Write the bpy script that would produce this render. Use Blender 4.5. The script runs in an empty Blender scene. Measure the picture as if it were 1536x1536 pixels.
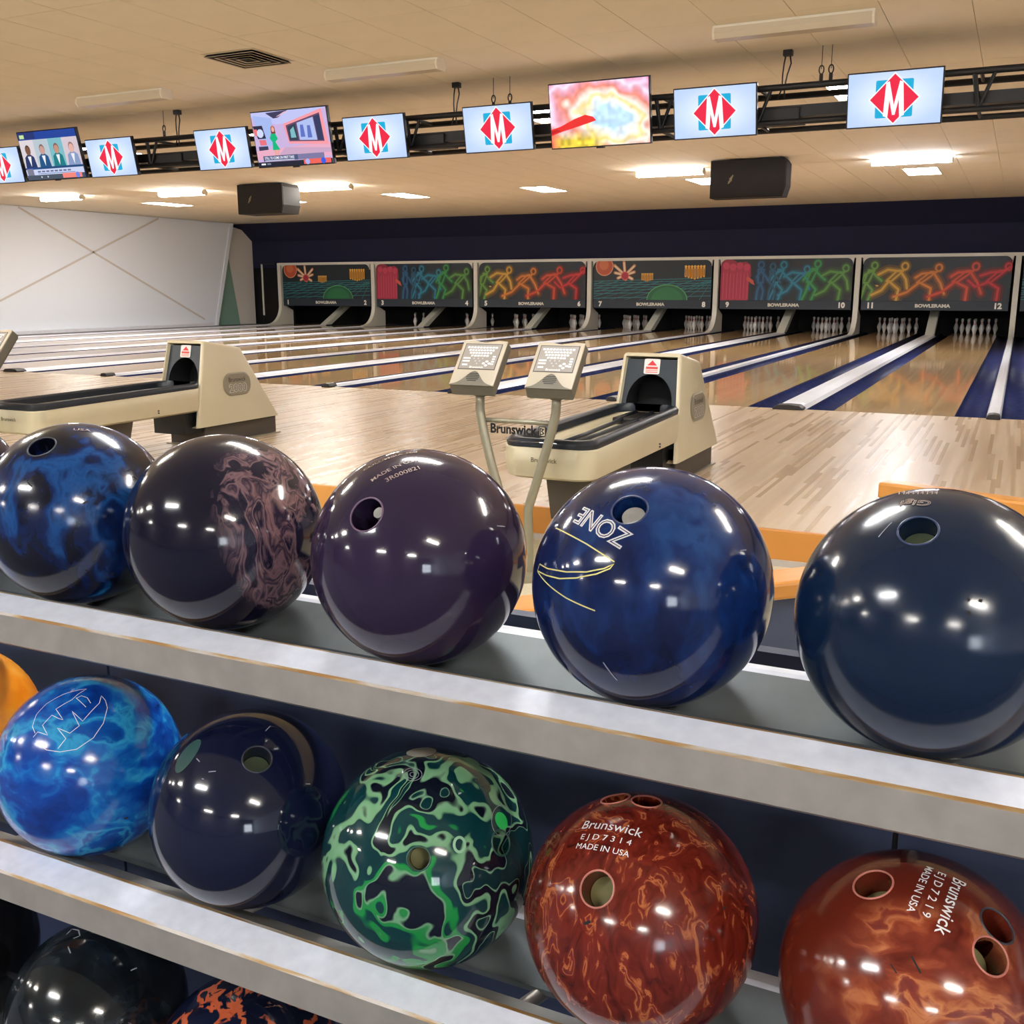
import bpy, bmesh, math, random
import numpy as np
from mathutils import Vector, Matrix
random.seed(7)
scene = bpy.context.scene
COL = scene.collection
PI = math.pi
# ------------------------------------------------------------------ camera, world, exposure
FPX = 1542.55; PITCH = 0.2138; YAW = 0.4512; ROLL = -0.0010
CAM = np.array([3.6891, -10.0491, 1.1302])
W = 3.5687                       # width of one pair of lanes
YM = 17.25                       # plane of the masking units
H = 3.15                         # ceiling height
XL, XR, YB = -18.9, 11.5, -18.0  # side walls, wall behind the camera
ZC = -0.17                       # floor of the seating area, one step below the approach

def cam_axes():
    f = np.array([-math.sin(YAW)*math.cos(PITCH), math.cos(YAW)*math.cos(PITCH), -math.sin(PITCH)])
    r = np.array([math.cos(YAW), math.sin(YAW), 0.0]); u = np.cross(r, f)
    c, s = math.cos(ROLL), math.sin(ROLL)
    return f, c*r + s*u, -s*r + c*u
AF, AR, AU = cam_axes()
cd = bpy.data.cameras.new('camera'); cd.sensor_fit = 'HORIZONTAL'; cd.sensor_width = 36.0
cd.lens = FPX/1536*36; cd.clip_start = 0.02; cd.clip_end = 200
cam = bpy.data.objects.new('camera', cd); COL.objects.link(cam)
cam.matrix_world = Matrix(((AR[0], AU[0], -AF[0], CAM[0]), (AR[1], AU[1], -AF[1], CAM[1]), (AR[2], AU[2], -AF[2], CAM[2]), (0, 0, 0, 1)))
scene.camera = cam
world = bpy.data.worlds.new('world'); scene.world = world; world.use_nodes = True
world.node_tree.nodes['Background'].inputs[0].default_value = (0.02, 0.02, 0.025, 1)
world.node_tree.nodes['Background'].inputs[1].default_value = 1.0
vs = scene.view_settings
vs.view_transform = 'Standard'; vs.look = 'None'; vs.exposure = 0.15; vs.gamma = 1.0; vs.use_curve_mapping = False
STRIP = 110.0     # brightness of the tube fixtures over the lanes
NEAR = 118.0      # tube fixtures over the seating area
PANEL = 34.0     # brightness of the flat ceiling panels

def ray(x, y):
    d = AF + AR*(x-768)/FPX - AU*(y-768)/FPX
    return d/np.linalg.norm(d)
def on_sphere(x, y, c, R):
    d = ray(x, y); o = CAM-np.array(c); b = o@d; q = b*b-(o@o-R*R)
    t = -b-math.sqrt(max(q, 0.0))
    P = CAM+d*t-np.array(c); return P/np.linalg.norm(P)
def project(P):
    d = np.array(P)-CAM; z = d@AF
    return 768+FPX*(d@AR)/z, 768-FPX*(d@AU)/z, z

# ------------------------------------------------------------------ materials
def lin(c): c = c/255.0; return c/12.92 if c <= 0.04045 else ((c+0.055)/1.055)**2.4
def S(r, g, b): return (lin(r), lin(g), lin(b), 1.0)
def newmat(name):
    m = bpy.data.materials.new(name); m.use_nodes = True
    nt = m.node_tree; b = nt.nodes['Principled BSDF']
    return m, nt, b
def N(nt, typ, **kw):
    n = nt.nodes.new(typ)
    for k, v in kw.items(): setattr(n, k, v)
    return n
def mat(name, col, rough=0.5, metal=0.0, coat=0.0, emit=None, estr=0.0, spec=0.5, bump=0.0, bscale=200.0, var=0.0, vscale=8.0):
    m, nt, b = newmat(name)
    b.inputs['Base Color'].default_value = col; b.inputs['Roughness'].default_value = rough
    b.inputs['Metallic'].default_value = metal; b.inputs['Coat Weight'].default_value = coat
    b.inputs['Coat Roughness'].default_value = 0.05
    b.inputs['Specular IOR Level'].default_value = spec
    if emit is not None:
        b.inputs['Emission Color'].default_value = emit; b.inputs['Emission Strength'].default_value = estr
    if bump > 0 or var > 0:
        tc = N(nt, 'ShaderNodeTexCoord')
    if bump > 0:
        no = N(nt, 'ShaderNodeTexNoise'); no.inputs['Scale'].default_value = bscale; no.inputs['Detail'].default_value = 3
        bp = N(nt, 'ShaderNodeBump'); bp.inputs['Strength'].default_value = bump; bp.inputs['Distance'].default_value = 0.002
        nt.links.new(tc.outputs['Object'], no.inputs['Vector']); nt.links.new(no.outputs['Fac'], bp.inputs['Height'])
        nt.links.new(bp.outputs['Normal'], b.inputs['Normal'])
    if var > 0:
        no = N(nt, 'ShaderNodeTexNoise'); no.inputs['Scale'].default_value = vscale; no.inputs['Detail'].default_value = 5
        rp = N(nt, 'ShaderNodeValToRGB')
        lo = tuple(max(0, c*(1-var)) for c in col[:3])+(1,); hi = tuple(min(1, c*(1+var)) for c in col[:3])+(1,)
        rp.color_ramp.elements[0].position = 0.3; rp.color_ramp.elements[0].color = lo
        rp.color_ramp.elements[1].position = 0.7; rp.color_ramp.elements[1].color = hi
        nt.links.new(tc.outputs['Object'], no.inputs['Vector']); nt.links.new(no.outputs['Fac'], rp.inputs['Fac'])
        nt.links.new(rp.outputs['Color'], b.inputs['Base Color'])
    return m
def wood_boards(name, board, c0, c1, c2, rough, seglen=2.2, bumpy=0.05, coat=0.0, axis='Y', spec=0.5):
    """narrow boards running along Y: tone per board, fine grain, thin joints"""
    m, nt, b = newmat(name); L = nt.links.new
    tc = N(nt, 'ShaderNodeTexCoord'); sp = N(nt, 'ShaderNodeSeparateXYZ'); L(tc.outputs['Object'], sp.inputs[0])
    ax, ay = ('X', 'Y') if axis == 'Y' else ('Y', 'X')
    dv = N(nt, 'ShaderNodeMath', operation='DIVIDE'); dv.inputs[1].default_value = board; L(sp.outputs[ax], dv.inputs[0])
    fl = N(nt, 'ShaderNodeMath', operation='FLOOR'); L(dv.outputs[0], fl.inputs[0])
    wn0 = N(nt, 'ShaderNodeTexWhiteNoise', noise_dimensions='1D'); L(fl.outputs[0], wn0.inputs['W'])
    sh = N(nt, 'ShaderNodeMath', operation='MULTIPLY_ADD'); sh.inputs[1].default_value = 7.0
    L(wn0.outputs['Value'], sh.inputs[0]); L(sp.outputs[ay], sh.inputs[2])
    d2 = N(nt, 'ShaderNodeMath', operation='DIVIDE'); d2.inputs[1].default_value = seglen; L(sh.outputs[0], d2.inputs[0])
    f2 = N(nt, 'ShaderNodeMath', operation='FLOOR'); L(d2.outputs[0], f2.inputs[0])
    cb = N(nt, 'ShaderNodeCombineXYZ'); L(fl.outputs[0], cb.inputs[0]); L(f2.outputs[0], cb.inputs[1])
    wn = N(nt, 'ShaderNodeTexWhiteNoise', noise_dimensions='3D'); L(cb.outputs[0], wn.inputs['Vector'])
    mp = N(nt, 'ShaderNodeMapping'); L(tc.outputs['Object'], mp.inputs[0])
    mp.inputs['Scale'].default_value = (60, 2.0, 1) if axis == 'Y' else (2.0, 60, 1)
    gr = N(nt, 'ShaderNodeTexNoise'); gr.inputs['Scale'].default_value = 1.0; gr.inputs['Detail'].default_value = 4; L(mp.outputs[0], gr.inputs['Vector'])
    mx = N(nt, 'ShaderNodeMath', operation='MULTIPLY_ADD'); mx.inputs[1].default_value = 0.55
    hf = N(nt, 'ShaderNodeMath', operation='MULTIPLY'); hf.inputs[1].default_value = 0.45
    L(gr.outputs['Fac'], hf.inputs[0]); L(wn.outputs['Value'], mx.inputs[0]); L(hf.outputs[0], mx.inputs[2])
    rp = N(nt, 'ShaderNodeValToRGB'); e = rp.color_ramp.elements
    e[0].color = c0; e[0].position = 0.12; e[1].color = c2; e[1].position = 0.85
    q = rp.color_ramp.elements.new(0.5); q.color = c1
    L(mx.outputs[0], rp.inputs['Fac'])
    fr = N(nt, 'ShaderNodeMath', operation='FRACT'); L(dv.outputs[0], fr.inputs[0])
    cmp_ = N(nt, 'ShaderNodeMath', operation='LESS_THAN'); cmp_.inputs[1].default_value = 0.05; L(fr.outputs[0], cmp_.inputs[0])
    mix = N(nt, 'ShaderNodeMixRGB', blend_type='MULTIPLY'); mix.inputs['Color2'].default_value = (0.8, 0.75, 0.68, 1)
    sc = N(nt, 'ShaderNodeMath', operation='MULTIPLY'); sc.inputs[1].default_value = 0.25; L(cmp_.outputs[0], sc.inputs[0])
    L(sc.outputs[0], mix.inputs['Fac']); L(rp.outputs['Color'], mix.inputs['Color1'])
    L(mix.outputs[0], b.inputs['Base Color'])
    rr = N(nt, 'ShaderNodeMapRange'); rr.inputs['To Min'].default_value = rough*0.8; rr.inputs['To Max'].default_value = rough*1.25
    L(wn.outputs['Value'], rr.inputs[0]); L(rr.outputs[0], b.inputs['Roughness'])
    b.inputs['Coat Weight'].default_value = coat; b.inputs['Coat Roughness'].default_value = 0.04; b.inputs['Specular IOR Level'].default_value = spec
    return m
def print_mat(name, rough=0.45, emit=0.0):
    m, nt, b = newmat(name)
    a = N(nt, 'ShaderNodeVertexColor'); a.layer_name = 'Col'
    b.inputs['Roughness'].default_value = rough
    if emit > 0:
        b.inputs['Base Color'].default_value = (0.01, 0.01, 0.01, 1)
        nt.links.new(a.outputs['Color'], b.inputs['Emission Color']); b.inputs['Emission Strength'].default_value = emit
    else:
        nt.links.new(a.outputs['Color'], b.inputs['Base Color'])
    return m
def ball_mat(name, stops, scale=6.0, warp=0.8, stretch=(1, 1, 1), rot=(0, 0, 0), rough=0.07, detail=5, wscale=3.0, metal=0.0, sharp=False, mask=None, base=None, distort=0.0):
    """swirled resin: warped noise through a colour ramp; mask=(direction, start, end) keeps the swirl to one side"""
    m, nt, b = newmat(name); L = nt.links.new
    tc = N(nt, 'ShaderNodeTexCoord'); mp = N(nt, 'ShaderNodeMapping'); L(tc.outputs['Object'], mp.inputs[0])
    mp.inputs['Rotation'].default_value = rot; mp.inputs['Scale'].default_value = tuple(10*s for s in stretch)
    wn = N(nt, 'ShaderNodeTexNoise'); wn.inputs['Scale'].default_value = wscale*0.35; wn.inputs['Detail'].default_value = 3; L(mp.outputs[0], wn.inputs['Vector'])
    vm = N(nt, 'ShaderNodeVectorMath', operation='SUBTRACT'); vm.inputs[1].default_value = (0.5, 0.5, 0.5); L(wn.outputs['Color'], vm.inputs[0])
    sc = N(nt, 'ShaderNodeVectorMath', operation='SCALE'); sc.inputs['Scale'].default_value = warp*3; L(vm.outputs[0], sc.inputs[0])
    ad = N(nt, 'ShaderNodeVectorMath', operation='ADD'); L(mp.outputs[0], ad.inputs[0]); L(sc.outputs[0], ad.inputs[1])
    no = N(nt, 'ShaderNodeTexNoise'); no.inputs['Scale'].default_value = scale*0.2; no.inputs['Detail'].default_value = detail
    no.inputs['Distortion'].default_value = distort; L(ad.outputs[0], no.inputs['Vector'])
    rp = N(nt, 'ShaderNodeValToRGB'); el = rp.color_ramp.elements
    el[0].position, el[0].color = stops[0]; el[1].position, el[1].color = stops[-1]
    for p_, c_ in stops[1:-1]:
        q = el.new(p_); q.color = c_
    if sharp: rp.color_ramp.interpolation = 'EASE'
    L(no.outputs['Fac'], rp.inputs['Fac'])
    out = rp.outputs['Color']
    if mask is not None:
        dt = N(nt, 'ShaderNodeVectorMath', operation='DOT_PRODUCT'); dt.inputs[1].default_value = mask[0]; L(tc.outputs['Object'], dt.inputs[0])
        wm = N(nt, 'ShaderNodeMath', operation='MULTIPLY_ADD'); wm.inputs[1].default_value = 0.05; L(wn.outputs['Fac'], wm.inputs[0]); L(dt.outputs['Value'], wm.inputs[2])
        mr = N(nt, 'ShaderNodeMapRange'); mr.inputs['From Min'].default_value = mask[1]; mr.inputs['From Max'].default_value = mask[2]; L(wm.outputs[0], mr.inputs[0])
        mx = N(nt, 'ShaderNodeMixRGB'); mx.inputs['Color1'].default_value = base; L(mr.outputs[0], mx.inputs['Fac']); L(out, mx.inputs['Color2']); out = mx.outputs[0]
    L(out, b.inputs['Base Color'])
    b.inputs['Roughness'].default_value = rough; b.inputs['Metallic'].default_value = metal
    b.inputs['Coat Weight'].default_value = 0.15; b.inputs['Coat Roughness'].default_value = 0.16
    # fine scuffs in the gloss
    sn = N(nt, 'ShaderNodeTexNoise'); sn.inputs['Scale'].default_value = 40; sn.inputs['Detail'].default_value = 6; L(tc.outputs['Object'], sn.inputs['Vector'])
    rr = N(nt, 'ShaderNodeMapRange'); rr.inputs['From Min'].default_value = 0.35; rr.inputs['From Max'].default_value = 0.75
    rr.inputs['To Min'].default_value = rough; rr.inputs['To Max'].default_value = rough*2.2; L(sn.outputs['Fac'], rr.inputs[0]); L(rr.outputs[0], b.inputs['Roughness'])
    return m

def wear_mat():
    m, nt, b = newmat('rail_wear'); L = nt.links.new
    tc = N(nt, 'ShaderNodeTexCoord'); mp = N(nt, 'ShaderNodeMapping'); mp.inputs['Scale'].default_value = (14, 120, 120); L(tc.outputs['Object'], mp.inputs[0])
    no = N(nt, 'ShaderNodeTexNoise'); no.inputs['Scale'].default_value = 1.0; no.inputs['Detail'].default_value = 7; L(mp.outputs[0], no.inputs['Vector'])
    rp = N(nt, 'ShaderNodeValToRGB'); e = rp.color_ramp.elements
    e[0].position = 0.40; e[0].color = S(196, 188, 180); e[1].position = 0.62; e[1].color = S(158, 116, 66); q = e.new(0.52); q.color = S(176, 146, 104)
    L(no.outputs['Fac'], rp.inputs['Fac']); L(rp.outputs['Color'], b.inputs['Base Color']); b.inputs['Roughness'].default_value = 0.55; b.inputs['Metallic'].default_value = 0.25
    return m
M = {}
M['ceiling'] = mat('ceiling_paint', S(240, 229, 205), 0.9, bump=0.15, bscale=90)
M['tile'] = mat('ceiling_tile', S(240, 229, 205), 0.9, bump=0.25, bscale=120, var=0.02, vscale=3)
M['wall'] = mat('wall_paint', S(234, 240, 250), 0.8, bump=0.05, bscale=60)
M['wallgroove'] = mat('wall_groove', S(176, 166, 156), 0.8)
M['batten'] = mat('wall_batten', S(206, 200, 196), 0.8)
M['recess'] = mat('recess_wall', S(228, 222, 214), 0.8)
M['green'] = mat('green_panel', S(128, 164, 148), 0.7)
M['navywall'] = mat('navy_wall', S(24, 26, 58), 0.85)
M['black'] = mat('black_plastic', S(20, 20, 22), 0.45)
M['pitblack'] = mat('pit_black', S(14, 14, 16), 0.8)
M['concourse'] = mat('concourse_floor', S(188, 178, 152), 0.6, var=0.06, vscale=40)
M['carpet'] = mat('carpet', S(84, 86, 96), 0.95, var=0.25, vscale=60)
M['wallbehind'] = mat('wall_behind_paint', S(112, 108, 112), 0.8)
M['approach'] = wood_boards('approach_maple', 0.0265, S(178, 154, 126), S(191, 169, 142), S(203, 184, 160), 0.30, 1.1, 0.0, spec=0.15)
M['lane'] = wood_boards('lane_maple', 0.027, S(182, 146, 102), S(194, 160, 114), S(206, 174, 128), 0.06, 3.0, 0.01)
M['oak'] = wood_boards('oak_trim', 0.5, S(176, 112, 44), S(196, 132, 58), S(212, 150, 76), 0.35, 5.0, 0.02, axis='X')
M['gutter'] = mat('gutter_plastic', S(34, 42, 84), 0.5, var=0.35, vscale=12, spec=0.08)
M['cap'] = mat('divider_cap', S(226, 228, 236), 0.28, var=0.05, vscale=6)
M['capend'] = mat('divider_end', S(28, 26, 30), 0.4)
M['maskwhite'] = mat('masking_white', S(220, 216, 204), 0.5)
M['maskdark'] = mat('masking_dark', S(18, 22, 28), 0.45)
M['maskband'] = mat('masking_band', S(34, 44, 56), 0.5)
M['lettering'] = mat('white_lettering', S(226, 224, 214), 0.5)
M['print'] = print_mat('flat_print')
M['screen'] = print_mat('screen_image', 0.15, 1.0)
M['chute'] = mat('chute_white', S(214, 214, 200), 0.3)
M['pin'] = mat('pin_white', S(228, 224, 220), 0.25, coat=0.3)
M['pinred'] = mat('pin_red', S(190, 24, 34), 0.3)
M['cream'] = mat('cream_plastic', S(202, 190, 160), 0.32, var=0.03, vscale=4)
M['plinth'] = mat('plinth_brown', S(74, 66, 58), 0.55)
M['hoodpanel'] = mat('hood_panel', S(34, 42, 50), 0.3)
M['bumper'] = mat('bumper_rubber', S(28, 34, 44), 0.38)
M['badge'] = mat('badge_silver', S(150, 142, 124), 0.35, metal=0.3)
M['badgedark'] = mat('badge_dark', S(70, 64, 60), 0.5)
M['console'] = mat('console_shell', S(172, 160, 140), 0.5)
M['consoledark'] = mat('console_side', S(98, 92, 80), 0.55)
M['keypad'] = mat('keypad_membrane', S(132, 124, 114), 0.4)
M['pole'] = mat('console_pole', S(150, 144, 124), 0.35, metal=0.5)
M['blackink'] = mat('black_ink', S(18, 18, 20), 0.5)
M['alu'] = mat('rail_aluminium', S(178, 172, 164), 0.42, metal=0.55, var=0.10, vscale=30, bump=0.05, bscale=300)
M['aluface'] = mat('rail_face_lit', S(234, 237, 250), 0.4, metal=0.0, var=0.06, vscale=60, bump=0.06, bscale=260)  # paler than the rail metal: ceiling light on the top face put into colour
M['rust'] = wear_mat()
M['railback'] = mat('rail_back_grey', S(104, 110, 112), 0.4, metal=0.3, var=0.12, vscale=20)
M['navy'] = mat('navy_laminate', S(50, 60, 86), 0.5, var=0.08, vscale=5)
M['truss'] = mat('truss_black', S(11, 11, 16), 0.55)
M['bezel'] = mat('monitor_bezel', S(18, 18, 24), 0.35)
M['fixture'] = mat('fixture_white', S(224, 214, 192), 0.6)
M['unlit'] = mat('unlit_lens', S(200, 186, 160), 0.35)
M['litwarm'] = mat('lit_lens_warm', S(255, 250, 240), 0.4, emit=(1.0, 0.96, 0.90, 1), estr=STRIP)
M['nearwarm'] = mat('lit_lens_near', S(255, 250, 240), 0.4, emit=(1.0, 0.97, 0.92, 1), estr=NEAR)
M['nearcool'] = mat('lit_lens_near_cool', S(255, 250, 240), 0.4, emit=(0.93, 0.96, 1.0, 1), estr=NEAR)
M['litcool'] = mat('lit_lens_cool', S(255, 255, 255), 0.4, emit=(0.86, 0.90, 1.0, 1), estr=STRIP)
M['panelwarm'] = mat('lit_panel', S(255, 250, 240), 0.4, emit=(1.0, 0.98, 0.95, 1), estr=PANEL)
M['window'] = mat('window_daylight', S(240, 245, 255), 0.3, emit=(0.82, 0.9, 1.0, 1), estr=12.0)
M['speaker'] = mat('speaker_grille', S(22, 22, 28), 0.6, bump=0.3, bscale=400)
M['speakerbox'] = mat('speaker_box', S(36, 32, 30), 0.7, spec=0.2)
M['grey'] = mat('vent_grey', S(205, 192, 164), 0.7)
M['steel'] = mat('steel_wire', S(90, 84, 78), 0.4, metal=0.7)

# ------------------------------------------------------------------ mesh helpers
class MB:
    def __init__(s): s.v = []; s.f = []; s.mi = []
    def add(s, vs_, fs, mi=0):
        o = len(s.v); s.v += [tuple(float(c) for c in v) for v in vs_]
        s.f += [tuple(i+o for i in f) for f in fs]; s.mi += [mi]*len(fs); return s
    def box(s, x0, x1, y0, y1, z0, z1, mi=0):
        return s.add([(x0, y0, z0), (x1, y0, z0), (x1, y1, z0), (x0, y1, z0), (x0, y0, z1), (x1, y0, z1), (x1, y1, z1), (x0, y1, z1)],
                     [(0, 3, 2, 1), (4, 5, 6, 7), (0, 1, 5, 4), (1, 2, 6, 5), (2, 3, 7, 6), (3, 0, 4, 7)], mi)
    def prism(s, poly, a0, a1, axis='X', mi=0):
        """extrude a 2D polygon along an axis: X -> (y,z), Y -> (x,z), Z -> (x,y)"""
        n = len(poly)
        def P(p, a): return (a, p[0], p[1]) if axis == 'X' else ((p[0], a, p[1]) if axis == 'Y' else (p[0], p[1], a))
        vs_ = [P(p, a0) for p in poly]+[P(p, a1) for p in poly]
        fs = [tuple(range(n))[::-1], tuple(range(n, 2*n))]+[(i, (i+1) % n, n+(i+1) % n, n+i) for i in range(n)]
        return s.add(vs_, fs, mi)
    def tube(s, pts, r, n=10, mi=0, closed=False, caps=True):
        pts = [Vector(p) for p in pts]; m = len(pts); base = len(s.v); vs_ = []
        up = None
        for i, p in enumerate(pts):
            if closed: t = (pts[(i+1) % m]-pts[i-1])
            else: t = (pts[min(i+1, m-1)]-pts[max(i-1, 0)])
            t.normalize()
            if up is None: up = Vector((0, 0, 1)) if abs(t.z) < 0.9 else Vector((1, 0, 0))
            a = t.cross(up); a.normalize(); b = a.cross(t); b.normalize(); up = b
            rr = r[i] if isinstance(r, (list, tuple)) else r
            vs_ += [p+a*(rr*math.cos(2*PI*k/n))+b*(rr*math.sin(2*PI*k/n)) for k in range(n)]
        fs = []
        for i in range(m if closed else m-1):
            j = (i+1) % m
            for k in range(n): fs.append((i*n+k, i*n+(k+1) % n, j*n+(k+1) % n, j*n+k))
        if caps and not closed: fs += [tuple(range(n))[::-1], tuple((m-1)*n+k for k in range(n))]
        return s.add(vs_, fs, mi)
    def lathe(s, prof, n=20, c=(0, 0, 0), mi=0):
        m = len(prof); vs_ = []
        for r, z in prof: vs_ += [(c[0]+r*math.cos(2*PI*k/n), c[1]+r*math.sin(2*PI*k/n), c[2]+z) for k in range(n)]
        fs = [(i*n+k, i*n+(k+1) % n, (i+1)*n+(k+1) % n, (i+1)*n+k) for i in range(m-1) for k in range(n)]
        fs += [tuple(range(n))[::-1], tuple((m-1)*n+k for k in range(n))]
        return s.add(vs_, fs, mi)
    def loft(s, rings, mi=0, cap0=True, cap1=True):
        n = len(rings[0]); vs_ = [p for r in rings for p in r]
        fs = [(i*n+k, i*n+(k+1) % n, (i+1)*n+(k+1) % n, (i+1)*n+k) for i in range(len(rings)-1) for k in range(n)]
        if cap0: fs.append(tuple(range(n))[::-1])
        if cap1: fs.append(tuple((len(rings)-1)*n+k for k in range(n)))
        return s.add(vs_, fs, mi)
    def mesh(s, name, mats, smooth=False):
        me = bpy.data.meshes.new(name); me.from_pydata(s.v, [], s.f)
        for m in (mats if isinstance(mats, (list, tuple)) else [mats]): me.materials.append(m)
        me.polygons.foreach_set('material_index', s.mi)
        if smooth: me.polygons.foreach_set('use_smooth', [True]*len(s.f))
        me.update(); return me
    def build(s, name, mats, parent=None, smooth=False, bevel=0.0, seg=2, loc=None, angle=None):
        me = s.mesh(name, mats, smooth)
        bm = bmesh.new(); bm.from_mesh(me)
        bmesh.ops.recalc_face_normals(bm, faces=bm.faces)
        bm.to_mesh(me); bm.free()
        o = bpy.data.objects.new(name, me); COL.objects.link(o)
        if parent is not None: o.parent = parent
        if loc is not None: o.location = loc
        if bevel > 0:
            md = o.modifiers.new('bevel', 'BEVEL'); md.width = bevel; md.segments = seg; md.limit_method = 'ANGLE'; md.angle_limit = math.radians(35)
        if angle is not None:
            me.polygons.foreach_set('use_smooth', [True]*len(me.polygons)); me.set_sharp_from_angle(angle=math.radians(angle))
        return o
def empty(name, loc=(0, 0, 0), label=None, cat=None, group=None):
    o = bpy.data.objects.new(name, None); o.empty_display_size = 0.05; COL.objects.link(o); o.location = loc
    return tag(o, label, cat, group)
def tag(o, label=None, cat=None, group=None, kind=None):
    if label: o['label'] = label
    if cat: o['category'] = cat
    if group: o['group'] = group
    if kind: o['kind'] = kind
    return o
def copy_tree(o, parent=None):
    c = o.copy(); COL.objects.link(c); c.parent = parent
    for ch in o.children: copy_tree(ch, c)
    return c
def rounded(x0, x1, y0, y1, r, n=5):
    pts = []
    for cx, cy, a in ((x1-r, y1-r, 0), (x0+r, y1-r, 90), (x0+r, y0+r, 180), (x1-r, y0+r, 270)):
        for k in range(n+1):
            t = math.radians(a+90*k/n); pts.append((cx+r*math.cos(t), cy+r*math.sin(t)))
    return pts
# text outlines as triangles in a unit system
_TX = {}
def text_tris(s, bold=0.0, outline=0.0):
    key = (s, bold, outline)
    if key in _TX: return _TX[key]
    cu = bpy.data.curves.new('t', 'FONT'); cu.body = s; cu.size = 1.0; cu.resolution_u = 3
    if outline > 0: cu.fill_mode = 'NONE'; cu.bevel_depth = outline; cu.bevel_resolution = 0
    elif bold: cu.offset = bold
    ob = bpy.data.objects.new('t', cu); COL.objects.link(ob)
    dg = bpy.context.evaluated_depsgraph_get(); me = bpy.data.meshes.new_from_object(ob.evaluated_get(dg))
    vs_ = [(v.co.x, v.co.y, v.co.z) for v in me.vertices]; fs = [tuple(p.vertices) for p in me.polygons]
    bpy.data.objects.remove(ob); bpy.data.curves.remove(cu); bpy.data.meshes.remove(me)
    a = np.array(vs_); bb = (a[:, 0].min(), a[:, 0].max(), a[:, 1].min(), a[:, 1].max())
    _TX[key] = (vs_, fs, bb); return _TX[key]

class Print:
    """flat print: coloured polygons in (u, v), layered by a hair; built in a given frame"""
    def __init__(s): s.v = []; s.f = []; s.c = []; s.layer = 0; s.glows = []
    def poly(s, pts, col, lift=None):
        s.layer += 1; z = s.layer if lift is None else lift; o = len(s.v)
        s.v += [(p[0], p[1], z) for p in pts]; s.f.append(tuple(range(o, o+len(pts)))); s.c.append(col); return s
    def rect(s, u0, u1, v0, v1, col): return s.poly([(u0, v0), (u1, v0), (u1, v1), (u0, v1)], col)
    def disc(s, u, v, r, col, n=16, sq=1.0): return s.poly([(u+r*math.cos(2*PI*k/n), v+sq*r*math.sin(2*PI*k/n)) for k in range(n)], col)
    def stroke(s, pts, w, col, joints=True):
        s.layer += 1; z = s.layer
        for (a, b), (c, d) in zip(pts[:-1], pts[1:]):
            z += 0.06; l = math.hypot(c-a, d-b) or 1e-6; nx, ny = -(d-b)/l*w/2, (c-a)/l*w/2; o = len(s.v)
            s.v += [(a+nx, b+ny, z), (a-nx, b-ny, z), (c-nx, d-ny, z), (c+nx, d+ny, z)]; s.f.append((o, o+1, o+2, o+3)); s.c.append(col)
        if joints:
            for a, b in pts:
                z += 0.06; o = len(s.v); s.v += [(a+w/2*math.cos(PI*k/4), b+w/2*math.sin(PI*k/4), z) for k in range(8)]; s.f.append(tuple(range(o, o+8))); s.c.append(col)
        s.layer = z
        return s
    def text(s, txt, u, v, h, col, align='c', bold=0.0, width=None):
        vs_, fs, bb = text_tris(txt, bold); k = h/(bb[3]-bb[2]); kx = k if width is None else width/(bb[1]-bb[0])
        w = (bb[1]-bb[0])*kx; u0 = u-(w/2 if align == 'c' else (0 if align == 'l' else w)); s.layer += 1; z = s.layer; o = len(s.v)
        s.v += [(u0+(x-bb[0])*kx, v+(y-bb[2])*k, z) for x, y, _ in vs_]
        for f in fs: s.f.append(tuple(i+o for i in f)); s.c.append(col)
        return s
    def clip(s, u0, u1, v0, v1):
        for k, d in ((3.6, 0.13), (2.0, 0.34), (0.8, 0.9)):
            for pts, w, col in s.glows: s.stroke(pts, w*k, dim(col, d))
        s.v = [(min(max(a, u0), u1), min(max(b, v0), v1), z) for a, b, z in s.v]; return s
    def build(s, name, material, parent, origin, eu, ev, step=0.0004):
        O, eu, ev = Vector(origin), Vector(eu), Vector(ev); n = eu.cross(ev); n.normalize()
        me = bpy.data.meshes.new(name); me.from_pydata([tuple(O+eu*a+ev*b+n*(step*z)) for a, b, z in s.v], [], s.f)
        at = me.color_attributes.new('Col', 'FLOAT_COLOR', 'CORNER'); cols = []
        for f, c in zip(s.f, s.c):
            if isinstance(c, list): 
                for cc in c: cols += list(cc)
            else: cols += list(c)*len(f)
        at.data.foreach_set('color', cols); me.materials.append(material); me.update()
        o = bpy.data.objects.new(name, me); COL.objects.link(o); o.parent = parent; return o
def dim(c, k): return (c[0]*k, c[1]*k, c[2]*k, 1.0)

# ================================================================== the setting
def struct(name, mb, m, parent=None, **kw):
    o = mb.build(name, m, parent, **kw)
    if parent is None: o['kind'] = 'structure'
    return o
fl = struct('floor', MB().box(XL, XR, -5.17, 0.0, -0.14, 0.0), M['approach'])
tag(fl, 'pale maple bowling approach of narrow boards in front of the lanes', 'floor')
fl2 = struct('floor', MB().box(XL, XR, -7.60, -5.20, ZC-0.1, ZC), M['concourse'])
tag(fl2, 'beige seating-area floor one step below the maple approach', 'floor')
fl4 = struct('floor', MB().box(XL, XR, YB, -7.60, ZC-0.1, ZC), M['carpet'])
tag(fl4, 'dark blue-grey carpet under the ball rack and behind the viewer', 'floor')
fl3 = struct('floor', MB().box(XL, XR, 0.0, 20.0, -0.30, -0.16), M['pitblack'])
tag(fl3, 'dark bed beneath the lanes and gutters', 'floor')
tr = struct('trim_1', MB().box(XL, XR, -5.20, -5.165, ZC+0.02, 0.004), M['oak'], bevel=0.006)
tag(tr, 'oak nosing board along the front edge of the approach', 'trim')
tr = struct('trim_2', MB().box(XL, XR, -5.215, -5.20, ZC, ZC+0.03), M['wallgroove'])
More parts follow.
